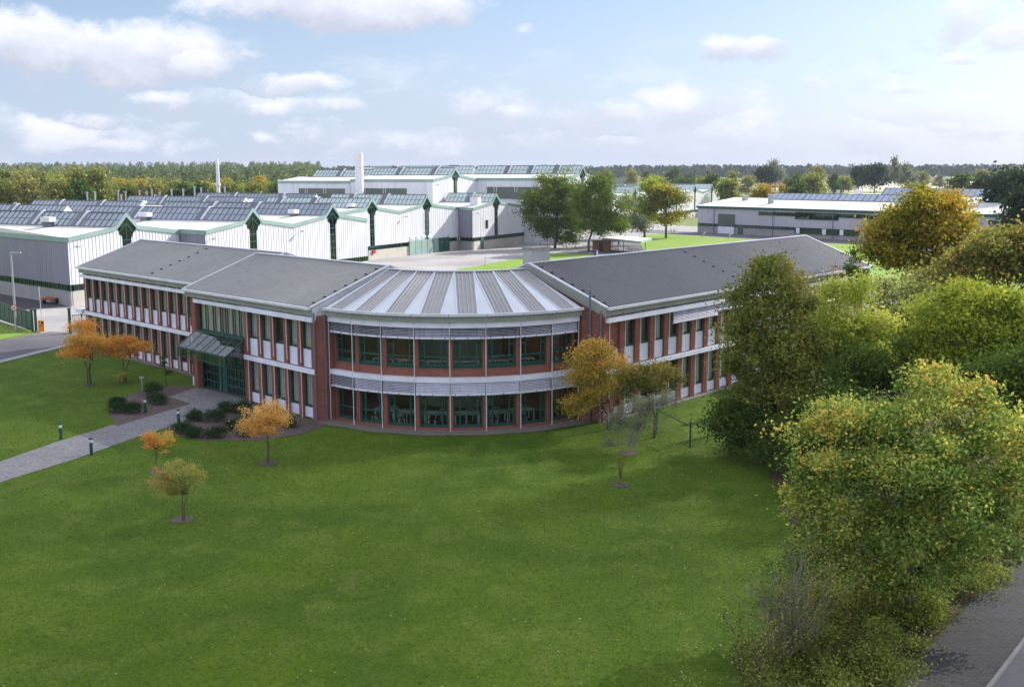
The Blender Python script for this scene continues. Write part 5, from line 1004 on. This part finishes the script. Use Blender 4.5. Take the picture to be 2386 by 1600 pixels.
def twigs(name, label, base, H_, Rr, n, mat, seed, r0=.03, lv=0, lmat=None, lean=(0, 0)):
    rg = random.Random(seed); t = thing(name, label, 'shrub', (base[0], base[1], 0)); mb = MB(); tips = []
    def grow(p, d, L, r, dep):
        pts = [p]; q_ = Vector(p); d = Vector(d)
        for _ in range(3): d = (d + Vector((rg.gauss(0, .13), rg.gauss(0, .13), rg.gauss(.04, .08)))).normalized(); q_ = q_ + d * L / 3; pts.append(tuple(q_))
        mb.tube(pts, [r, r * .8, r * .6, r * .35], 4); tips.extend(pts[1:])
        if dep > 0:
            for _ in range(rg.randint(2, 4)): k = rg.choice(pts[1:]); grow(k, (d + Vector((rg.gauss(0, .45), rg.gauss(0, .45), rg.gauss(.1, .25)))).normalized(), L * rg.uniform(.4, .7), r * .5, dep - 1)
    for _ in range(n):
        a = rg.uniform(0, 6.28); k = rg.random() ** .7 * Rr / H_; grow((base[0] + rg.gauss(0, .2), base[1] + rg.gauss(0, .2), 0), Vector((math.cos(a) * k + lean[0], math.sin(a) * k + lean[1], 1)).normalized(), H_ * rg.uniform(.45, .8), r0, 2)
    mb.build('branches', mat, t)
    if lv:
        rng = np.random.default_rng(seed); T = np.array(tips); C = T[rng.integers(0, len(T), lv)] + rng.normal(size=(lv, 3)) * .12
        plink(quads_mesh('foliage', C - np.array([base[0], base[1], 0]), rng.uniform(.05, .11, lv), rng.random(lv), lmat, rng), 'foliage', t)
    return t
twigs('bare_shrub', 'grey leafless twiggy shrub at the lower right lawn edge', (9.0, 34.6), 3.4, 2.2, 34, M('grey_twigs', (.22, .22, .17), .9), 4, lv=3200, lmat=G_olive)
twigs('bare_shrub', 'thin reddish grey bush just left of the leafless twiggy shrub', (7.4, 33.2), 2.4, 1.6, 14, M('brown_twigs', (.16, .11, .08), .9), 6, lv=1500, lmat=G_ivy)
tree('grey_willow_bush', 'grey green willow-like bush leaning right in front of the right office wing', 'shrub', (6.6, 62.0), PL(62.5, (1440, 1000, 30, 40), (1478, 962, 42, 34), (1528, 942, 44, 26), (1565, 922, 26, 20), (1462, 1038, 42, 20), (1500, 1000, 36, 26)), 9000, .085, G_grey, .03, seed=48, bark=m_barkg, cl=170, cr=.26, bough=3, stems=3, nb=16, fork=.15)
# ornamental maples
def ring(x, y, r, lbl_):
    n = 28; rg = random.Random(int(x * 10)); pts = [(x + r * (1 + rg.uniform(-.08, .08)) * math.cos(6.2832 * k / n), y + r * (1 + rg.uniform(-.08, .08)) * math.sin(6.2832 * k / n)) for k in range(n)]
    sheet('tree_pit', pts, .022, m_mulch)
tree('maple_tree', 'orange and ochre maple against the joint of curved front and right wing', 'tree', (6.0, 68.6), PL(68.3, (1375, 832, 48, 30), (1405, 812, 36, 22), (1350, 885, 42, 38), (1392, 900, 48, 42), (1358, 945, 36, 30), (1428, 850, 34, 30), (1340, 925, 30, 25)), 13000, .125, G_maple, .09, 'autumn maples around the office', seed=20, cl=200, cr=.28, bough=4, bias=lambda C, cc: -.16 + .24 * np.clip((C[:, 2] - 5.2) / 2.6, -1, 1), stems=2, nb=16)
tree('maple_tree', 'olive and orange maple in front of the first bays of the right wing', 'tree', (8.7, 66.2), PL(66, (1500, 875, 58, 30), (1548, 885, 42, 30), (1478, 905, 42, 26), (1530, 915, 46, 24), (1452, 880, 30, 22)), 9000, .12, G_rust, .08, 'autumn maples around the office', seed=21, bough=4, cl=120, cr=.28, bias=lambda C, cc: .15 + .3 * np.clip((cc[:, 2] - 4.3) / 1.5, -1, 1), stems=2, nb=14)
tree('maple_tree', 'tall orange maple on the left lawn nearest the road', 'tree', gp(208, 897)[:2], PL(83.3, (195, 772, 38, 22), (168, 808, 32, 24), (218, 802, 38, 28), (188, 828, 40, 20), (232, 820, 20, 18), (190, 795, 40, 22)), 8500, .13, G_maple, .07, 'autumn maples around the office', seed=22, bough=4, cl=110, cr=.3, bias=lambda C, cc: np.full(len(C), .02), stems=3, nb=14)
tree('maple_tree', 'spreading orange maple between the tall orange maple and the office wall', 'tree', gp(289, 890)[:2], PL(84.7, (278, 798, 32, 15), (312, 812, 34, 16), (262, 815, 26, 16), (298, 830, 30, 14), (340, 815, 16, 10)), 8000, .125, G_maple, .06, 'autumn maples around the office', seed=23, bough=4, cl=85, cr=.26, bias=lambda C, cc: np.full(len(C), .04), stems=2, nb=12)
tree('maple_tree', 'small golden orange maple beside the right mulch bed', 'tree', gp(625, 1079)[:2], PL(60.4, (625, 965, 42, 24), (598, 985, 34, 22), (652, 985, 30, 26), (622, 1002, 38, 16), (588, 1003, 20, 14), (640, 1005, 32, 14)), 9500, .085, G_gold, .07, 'autumn maples around the office', seed=24, cl=110, cr=.2, bough=3, nb=16)
tree('maple_tree', 'smallest reddish orange maple between path and lawn', 'tree', gp(363, 1099)[:2], PL(58.7, (352, 1024, 20, 15), (385, 1021, 22, 15), (370, 1038, 24, 12), (342, 1036, 12, 11), (392, 1032, 16, 12), (368, 1052, 20, 9), (345, 1012, 14, 9)), 3400, .075, G_maple, .035, 'autumn maples around the office', seed=25, cl=70, cr=.14, bough=3, bias=lambda C, cc: .1 - .2 * (cc[:, 0] > gp(375, 1099)[0]), stems=2, nb=12)
tree('maple_tree', 'small yellow green maple in a round mulch pit nearest the camera', 'tree', gp(424, 1211)[:2], PL(50.2, (392, 1102, 34, 19), (434, 1102, 36, 22), (460, 1116, 26, 18), (370, 1126, 28, 16), (418, 1135, 30, 16), (445, 1138, 20, 14), (398, 1155, 22, 13), (436, 1160, 22, 13), (370, 1106, 14, 9), (414, 1090, 22, 12), (462, 1102, 12, 9)), 7500, .07, G_lmap, .04, 'autumn maples around the office', seed=26, cl=95, cr=.15, bough=2, bias=lambda C, cc: .25 * (cc[:, 0] < gp(400, 1211)[0]) - .05, stems=2, nb=24, fork=.45)
for x_, y_, r in ((424, 1211, .52), (363, 1099, .42), (625, 1079, .55), (1445, 1130, .45), (208, 897, .45), (1463, 1056, .6)): p = gp(x_, y_); ring(p[0], p[1], r, '')
tree('yellow_shrub', 'small yellow green shrub at the foot of the spreading orange maple', 'shrub', gp(287, 893)[:2], PL(84.5, (286, 880, 11, 9)), 900, .10, G_lmap, .03, seed=27, cr=.12, stems=2)
tree('sapling', 'thin dark sapling standing on the shaded left lawn near the office wall', 'sapling', gp(388, 899)[:2], PL(82, (382, 850, 6, 10), (385, 868, 7, 12), (381, 838, 4, 8)), 900, .09, G_dark, .03, seed=28, cr=.12)
tree('sapling', 'nearly bare sapling alone on the lawn right of centre', 'sapling', gp(1445, 1131)[:2], PL(55.8, (1446, 1085, 8, 22), (1444, 1060, 7, 16), (1447, 1110, 6, 12)), 420, .05, G_rust, .02, seed=29, cr=.1, cl=60, nb=20)
SH = [(1080, 392, 68, 44, 0), (1102, 460, 60, 34, 0), (820, 478, 47, 28, 0), (832, 520, 56, 32, 0), (935, 524, 52, 34, 0), (1365, 575, 45, 36, 1), (1275, 665, 55, 34, 1), (1370, 692, 58, 32, 1), (1510, 580, 60, 36, 1), (1520, 694, 58, 34, 1), (1645, 640, 56, 36, 1), (1590, 515, 52, 36, 1), (1715, 532, 75, 52, 1), (1732, 690, 40, 26, 1), (2030, 620, 40, 34, 1)]
for i, (x, y, rx, ry, s) in enumerate(SH):
    X, Yp = x / 3.016, 780 + y / 3.016; b = gp(X, Yp + ry / 3.016 * .8); Y = b[1]; nm = ('left', 'right')[s]; sub = sorted([a[0] for a in SH if a[4] == s])
    tree('evergreen_shrub', 'rounded dark evergreen shrub in the %s mulch bed, %s from the left' % (nm, ORD[sub.index(x)]), 'shrub', b[:2], PL(Y, (X, Yp - 1, rx / 2.9, ry / 2.8)), 2600, .075, G_shrub, .03, 'evergreen shrubs in the mulch beds', seed=120 + i, cr=.15, stems=2, nb=5, cl=80, shell=.55, bough=1)
# courtyard trees
tree('broadleaf_tree', 'big round dark green courtyard tree, leftmost of the five', 'tree', (9.0, 233.5), PL(233, (1270, 480, 46, 46), (1325, 490, 44, 48), (1300, 450, 40, 40), (1260, 530, 42, 32), (1330, 540, 42, 34), (1295, 545, 44, 30), (1348, 465, 26, 34), (1280, 440, 30, 30), (1295, 558, 56, 22), (1345, 520, 34, 40), (1250, 500, 26, 34)), 29000, .38, G_dark, .3, 'trees round the courtyard', seed=40, bough=4, cl=380, cr=.9, bias=lambda C, cc: .20 + .2 * np.clip((cc[:, 2] - 6) / 6, -1, 1))
tree('broadleaf_tree', 'tall oval green courtyard tree, second from the left behind the timber hut', 'tree', (15.2, 222), PL(222, (1400, 440, 38, 30), (1372, 470, 34, 40), (1420, 480, 36, 45), (1390, 520, 46, 36), (1425, 535, 36, 28), (1355, 500, 28, 40)), 20000, .38, G_dark, .26, 'trees round the courtyard', seed=41, bough=4, cl=340, cr=.8, bias=lambda C, cc: np.full(len(C), .32))
tree('willow_tree', 'smaller grey green courtyard tree, third from the left above the shelter', 'tree', (23.1, 243), PL(243, (1468, 492, 24, 28), (1455, 525, 22, 24), (1482, 525, 22, 24)), 5500, .36, G_grey, .18, 'trees round the courtyard', seed=42, cl=160, cr=.7, bias=lambda C, cc: np.full(len(C), -.3))
tree('broadleaf_tree', 'yellow green courtyard tree with slim trunk, second from the right', 'tree', (31.9, 270), PL(270, (1512, 450, 24, 30), (1490, 490, 28, 30), (1528, 490, 26, 30), (1508, 515, 34, 22), (1518, 432, 12, 14)), 11000, .42, G_lime, .28, 'trees round the courtyard', seed=43, cl=210, cr=.8, bias=lambda C, cc: np.full(len(C), .15), fork=.6)
tree('broadleaf_tree', 'orange and yellow courtyard tree on the lawn, rightmost of the five', 'tree', (36.6, 267), PL(267, (1550, 460, 34, 28), (1575, 480, 32, 28), (1540, 495, 28, 28), (1590, 510, 22, 24), (1560, 515, 34, 18), (1530, 470, 20, 26)), 10000, .42, G_orange, .28, 'trees round the courtyard', seed=44, cl=220, cr=.8, fork=.6, bias=lambda C, cc: np.full(len(C), -.2))
# ------- far trees: a few kinds, copied
def kind_tree(mat, lob, n, leaf, seed, tr=.3, cr=1.0, bark=None):
    return tree('x', 'x', 'tree', (0, 0), lob, n, leaf, mat, tr, seed=seed, cr=cr, nb=6, bark=bark, cl=max(60, n // 30))
rl = [(0, 0, 7.5, 3.6, 3.6, 4.4), (1.8, .6, 6, 2.8, 2.8, 3.2), (-1.9, -.5, 6.2, 2.6, 2.8, 3.2), (.3, 0, 10.6, 2.2, 2.2, 2.4)]
rl2 = [(0, 0, 6.2, 4.2, 4.2, 3.8), (2.4, 0, 5.4, 3, 3, 3), (-2.2, .5, 5.6, 3, 3, 3.1), (0.5, 0, 8.8, 2.8, 2.8, 2.2)]
tl = [(0, 0, 9, 2.2, 2.2, 4.4), (.6, 0, 5.8, 2.4, 2.4, 3.0), (-.5, .2, 12, 1.4, 1.4, 2.4)]
KIND = {'olive': kind_tree(G_olive, rl, 3600, .8, 70), 'green': kind_tree(G_dark, rl2, 3600, .85, 71), 'khaki': kind_tree(leafmat('khaki_leaves', ramp((.12, .13, .04), (.22, .22, .06), (.33, .31, .09), (.42, .36, .12))), tl, 3000, .75, 72, bark=m_barkg),
        'bright': kind_tree(leafmat('fresh_yellow_green_leaves', ramp((.14, .20, .02), (.28, .36, .04), (.42, .46, .06))), rl, 3600, .8, 73), 'orange': kind_tree(G_orange, rl2, 3000, .8, 74), 'pale': kind_tree(G_grey, rl, 3600, .8, 75), 'deep': kind_tree(leafmat('deep_shadow_green_leaves', ramp((.012, .028, .012), (.025, .045, .018), (.04, .065, .025))), rl2, 4200, .8, 76)}  # the deep kind has very dark leaves of its own colour
NM = {'olive': 'olive green', 'green': 'dark green', 'khaki': 'slim khaki', 'bright': 'bright yellow green', 'orange': 'orange', 'pale': 'pale grey green', 'deep': 'deep green'}
used = set()
def far(kind, px_, ytop, D, wpx, label, group, name='broadleaf_tree', ztop=None):
    r = KIND[kind]; h0 = 13.0 if kind in ('olive', 'bright', 'pale') else (14.4 if kind == 'khaki' else 11.0); p = dp(px_, ytop, D); h = p[2] - HZ(p[0], D); s = h / h0
    w = wpx / FPX * D / (8.2 if kind != 'khaki' else 5.6)
    if kind in used:
        o = r.copy(); sc.collection.objects.link(o)
        for c in r.children: cc_ = c.copy(); sc.collection.objects.link(cc_); cc_.parent = o
    else: o = r; used.add(kind)
    o.name = name; o.location = (p[0], D, HZ(p[0], D)); o.scale = (w, w, s); o.rotation_euler = (0, 0, (px_ * 7) % 6.28); o['label'] = label; o['group'] = group; return o
def HZ(x, y):                                 # gentle rise of the land under the wood on the left
    k = min(1, max(0, (y - 380) / 900)); f = min(1, max(0, (-x / max(y, 1) + .02) / .12)); return 7.5 * k * k * (3 - 2 * k) * f
hm = MB(); xs = [-1500 + 50 * i for i in range(31)]; ys = [330 + 50 * i for i in range(30)]
idx = {}
for i, x in enumerate(xs):
    for j, y in enumerate(ys): idx[i, j] = len(hm.v); hm.v.append((x, y, HZ(x, y) - .02 if HZ(x, y) > 0 else -.06))
for i in range(len(xs) - 1):
    for j in range(len(ys) - 1): hm.f.append((idx[i, j], idx[i + 1, j], idx[i + 1, j + 1], idx[i, j + 1]))
struct(hm.build('hill', m_field, smooth=True))
row = []
rg = random.Random(12)
for i in range(27):
    x = -20 + i * 25 + rg.uniform(-6, 6); y = (404 if x < 240 else 424) + rg.uniform(-7, 9); D = rg.uniform(315, 350) if x < 250 else rg.uniform(355, 420)
    kd = rg.choice(['olive', 'khaki', 'olive', 'green', 'khaki', 'olive'] if x < 250 else ['olive', 'khaki', 'olive', 'bright', 'green', 'khaki', 'orange'])
    row.append([kd, x, y, D, rg.uniform(44, 62) if x < 250 else rg.uniform(38, 50)])
row.append(['bright', 131, 404, 322, 44]); row.append(['orange', 309, 431, 372, 26]); row.append(['orange', 346, 426, 392, 24])
for i in range(12): row.append([rg.choice(['olive', 'green', 'khaki']), 10 + i * 58 + rg.uniform(-8, 8), 421 if i < 4 else 428, 300 if i < 4 else 345, 54])
row.sort(key=lambda r: r[1]); cnt = {}
for kd, x, y, D, w in row:
    c = cnt.get(kd, 0); cnt[kd] = c + 1; far(kd, x, y, D, w, '%s tree at the wood edge, %s of its colour from the left' % (NM[kd], ORD[c]), 'trees along the edge of the wood')
mid = [('olive', 1415, 398, 600, 24), ('khaki', 1471, 399, 640, 28), ('green', 1505, 402, 650, 20), ('green', 1572, 394, 760, 36), ('pale', 1648, 398, 760, 18), ('green', 1666, 408, 440, 46), ('olive', 1697, 420, 400, 50), ('olive', 1706, 402, 640, 28),
    ('pale', 1808, 379, 850, 34), ('deep', 1784, 391, 700, 40), ('green', 1852, 407, 520, 44), ('khaki', 1908, 391, 520, 28), ('olive', 1890, 406, 470, 52), ('green', 1946, 406, 560, 26), ('deep', 2003, 390, 640, 34), ('deep', 2040, 386, 620, 46),
    ('pale', 2088, 374, 660, 26), ('pale', 2114, 388, 640, 34), ('orange', 1783, 434, 390, 58), ('orange', 1822, 436, 400, 26), ('pale', 2190, 412, 760, 26), ('green', 2250, 408, 430, 66), ('deep', 2300, 414, 360, 70), ('deep', 2352, 408, 250, 90), ('deep', 2400, 402, 230, 110), ('deep', 2420, 440, 190, 110), ('olive', 2140, 428, 430, 70), ('green', 1860, 428, 400, 50),
    ('olive', 1640, 414, 560, 40), ('olive', 1530, 410, 620, 50), ('olive', 2150, 402, 800, 30), ('khaki', 1740, 412, 600, 30), ('green', 1600, 408, 700, 40), ('olive', 1960, 412, 600, 50), ('deep', 2330, 452, 300, 90), ('pale', 2360, 396, 620, 60), ('olive', 2290, 398, 800, 40)]
mid.sort(key=lambda r: r[1]); cnt = {}
for kd, x, y, D, w in mid:
    c = cnt.get(kd, 0); cnt[kd] = c + 1; far(kd, x, y, D, w, '%s tree on the right plain, %s of its colour from the left' % (NM[kd], ORD[c]), 'trees scattered over the plain')
for kd, r in KIND.items():
    if kd not in used: print('unused', kd)
# the pine wood and the distant wood: masses nobody could count
rng = np.random.default_rng(77)
def wood(name, npos, fx, per, size, mat, cone):
    C = []; S = []; T = []
    for x, y, z, h, w in npos:
        u = rng.random(per) ** (.7); rr = w * (np.clip(1.12 - np.abs(u - .45) * 1.7, .12, 1) if cone else np.sqrt(np.clip(1 - (u * 2 - 1) ** 2, .1, 1))) * rng.uniform(.5, 1, per); a = rng.uniform(0, 6.28, per)
        C.append(np.stack([x + rr * np.cos(a), y + rr * np.sin(a), z + h * (.35 + .65 * u)], 1)); S.append(size * rng.uniform(.6, 1.3, per) * (1.15 - .6 * u)); T.append(np.clip(rng.random() * .6 + rng.random(per) * .4, 0, 1))
    C = np.concatenate(C); S = np.concatenate(S); T = np.concatenate(T); me = quads_mesh(name, C, S, T, mat, rng, asp=.8); o = bpy.data.objects.new(name, me); sc.collection.objects.link(o); return struct(o, 'stuff')
pos = []
for k in range(1500):
    Y = 430 + 900 * rng.random() ** 1.3; x = (rng.uniform(-90, 760) - 1193) / FPX * Y * 1.02
    pos.append((x, Y, HZ(x, Y), rng.uniform(12.0, 17.0) + 2.6 * min(1, (Y - 430) / 700), rng.uniform(2.4, 4.2)))
wood('pine_wood', pos, None, 90, 1.6, G_pine, True)
pos = []
for k in range(1500):
    Y = 1550 + 350 * rng.random(); x = (rng.uniform(640, 2560) - 1193) / FPX * Y * 1.02; pos.append((x, Y, 0, rng.uniform(15, 23.5), rng.uniform(4, 8)))
wood('distant_wood', pos, None, 34, 6.0, G_far, False)
sheet('field', [(230, 820), (900, 820), (1100, 1450), (150, 1450)], .05, M('pale_stubble_field', (.46, .42, .27), .9, vs=.01))
# houses of the village
m_rtile = M('red_roof_tiles', (.42, .12, .07), .8, vs=.5); m_btile = M('brown_roof_tiles', (.16, .07, .06), .8, vs=.5); m_hw = M('house_render', (.55, .52, .45), .8, vs=.5)
for i, (x, y, D, w, h, rm, lb) in enumerate(((1441, 425, 1050, 16, 9, m_skybar, 'distant house with dark roof and white dormers above the small far hall'), (1556, 420, 1100, 20, 9, m_rtile, 'distant house with pinkish red roof beside the broad green tree'), (1585, 421, 1130, 12, 7, m_rtile, 'small distant red roofed house right of the pinkish red roof'),
    (1815, 423, 1000, 13, 9, m_rtile, 'distant house with bright orange red roof between two dark trees'), (1968, 425, 900, 18, 8, m_btile, 'distant long house with dark red roof left of the darkest round tree'), (2165, 412, 1300, 18, 7, m_btile, 'farthest brown roofed house on the plain'), (2290, 408, 1500, 22, 7, m_hw, 'far pale house near the right picture edge'))):
    p = dp(x, 420, D); fr = frame(p[:2], R(-12 + 14 * (i % 3))); t = thing('house', lb, 'house', (p[0], p[1], 0), 'houses on the distant plain')
    mb = MB(); mb.box(fr, -w / 2, w / 2, -4.5, 4.5, 0, h * .45); mb.build('wall', m_hw, t)
    mb = MB(); W2 = w / 2 + .4; z0 = h * .45; mb.face([fr(-W2, 5, z0), fr(W2, 5, z0), fr(W2, 0, h), fr(-W2, 0, h)]).face([fr(-W2, -5, z0), fr(W2, -5, z0), fr(W2, 0, h), fr(-W2, 0, h)])
    for u in (-W2 + .3, W2 - .3): mb.face([fr(u, 5, z0), fr(u, -5, z0), fr(u, 0, h)])
    rf = mb.build('roof', rm, t); mb = MB(); mb.box(fr, 1, 1.9, -1, 0, h - .6, h + 1.2); mb.build('chimney', m_rtile, rf)
    for u in (-w / 4, w / 5): mb = MB(); mb.box(fr, u, u + 1.3, 4.51, 4.56, 1.2, 2.8); mb.build('window', m_dark, t)
# grass blades and fallen leaves
rng = np.random.default_rng(5); n = 230000
Y = 24 + 74 * rng.random(n) ** .95; px_ = rng.uniform(-40, 2250, n); X = (px_ - 1193) / FPX * (Y * 1.0 + 2); ok0 = rng.random(n) > (Y - 60) / 38; X, Y = X[ok0], Y[ok0]; ok = np.array([inpoly(a, b, lawn_pts) for a, b in zip(X[::1], Y[::1])])
bed = [sheetpts for sheetpts in ()]
mulch = [[p[:2] for p in px(q([(768, 545), (800, 610), (822, 642), (1340, 485), (1190, 435), (1375, 372), (1330, 358), (1180, 362), (1020, 385), (900, 425), (790, 470)]))], [p[:2] for p in px(q([(1165, 658), (1235, 700), (1330, 733), (1460, 745), (1600, 745), (1850, 738), (2090, 705), (2245, 655), (2330, 625), (2210, 610), (1760, 468), (1715, 470), (1540, 512)]))], [p[:2] for p in px(q([(-10, 893), (390, 755), (810, 628), (1340, 485), (1190, 435), (1393, 366), (1735, 452), (1700, 478), (1540, 512), (1160, 655), (930, 730), (560, 862), (-10, 1040)]))], [(a[0], a[1]) for a in [arcp(i, 12.5) for i in range(-1, 10)] + [(12, 90), (-20, 90)]]]
ok &= np.array([not any(inpoly(a, b, P_) for P_ in mulch) for a, b in zip(X, Y)]); X, Y = X[ok], Y[ok]; n = len(X)
s = rng.uniform(.04, .085, n) * (.7 + Y / 90); ang = rng.uniform(0, 6.28, n); le = rng.normal(0, .5, (n, 2)); wd = s * .16
P0 = np.stack([X - np.cos(ang) * wd, Y - np.sin(ang) * wd, np.zeros(n)], 1); P1 = np.stack([X + np.cos(ang) * wd, Y + np.sin(ang) * wd, np.zeros(n)], 1); P2 = np.stack([X + le[:, 0] * s, Y + le[:, 1] * s, s * .75], 1)
me = bpy.data.meshes.new('grass_blades'); me.vertices.add(3 * n); me.vertices.foreach_set('co', np.stack([P0, P1, P2], 1).ravel().astype(np.float32)); me.loops.add(3 * n); me.loops.foreach_set('vertex_index', np.arange(3 * n, dtype=np.int32))
me.polygons.add(n); me.polygons.foreach_set('loop_start', np.arange(0, 3 * n, 3, dtype=np.int32)); me.polygons.foreach_set('loop_total', np.full(n, 3, dtype=np.int32))
at = me.attributes.new('tint', 'FLOAT', 'FACE'); at.data.foreach_set('value', rng.random(n).astype(np.float32)); me.update(calc_edges=True)
me.materials.append(leafmat('grass_blades', ramp((.05, .10, .006), (.085, .145, .012), (.13, .185, .025), (.20, .23, .05)), .3)); o = bpy.data.objects.new('grass_blades', me); sc.collection.objects.link(o); struct(o, 'stuff')
C = []
for (x, y, r, k) in ((-13.5, 60.4, 3.0, 110), (-19.2, 58.7, 2, 60), (-15.3, 50.2, 2.2, 90), (6, 66, 4, 300), (13, 45, 3, 900), (13.5, 57, 3, 700), (-31.9, 83, 3, 160), (9.5, 50, 5, 900), (8, 58, 4, 500), (6, 42, 4, 500), (-3, 45, 18, 700)):
    C.append(np.stack([rng.normal(x, r, k), rng.normal(y, r, k), np.full(k, .06)], 1))
C = np.concatenate(C); keep = np.array([inpoly(a, b, lawn_pts) and not any(inpoly(a, b, P_) for P_ in mulch[2:]) for a, b in C[:, :2]]); C = C[keep]
me = quads_mesh('fallen_leaves', C, rng.uniform(.05, .10, len(C)), rng.random(len(C)), leafmat('fallen_leaf', ramp((.12, .07, .03), (.30, .16, .05), (.42, .32, .12))), rng, .9); o = bpy.data.objects.new('fallen_leaves', me); sc.collection.objects.link(o); struct(o, 'stuff')
# ------------------------------------------------------------------ air between the camera and the far woods
HAZE = 0.00009
mb = MB(); mb.box(WF, -1600, 1600, -45, 2300, -1.0, 32.0); hzo = mb.build('haze', m_white); struct(hzo, 'stuff')
hm_ = bpy.data.materials.new('haze_air'); hm_.use_nodes = True; t = hm_.node_tree; t.nodes.clear(); o = t.nodes.new('ShaderNodeOutputMaterial'); v = t.nodes.new('ShaderNodeVolumePrincipled')
v.inputs['Color'].default_value = (.78, .86, 1, 1); v.inputs['Density'].default_value = HAZE; v.inputs['Anisotropy'].default_value = 0.0; t.links.new(v.outputs[0], o.inputs['Volume'])
hzo.data.materials.clear(); hzo.data.materials.append(hm_); sc.cycles.volume_bounces = 0
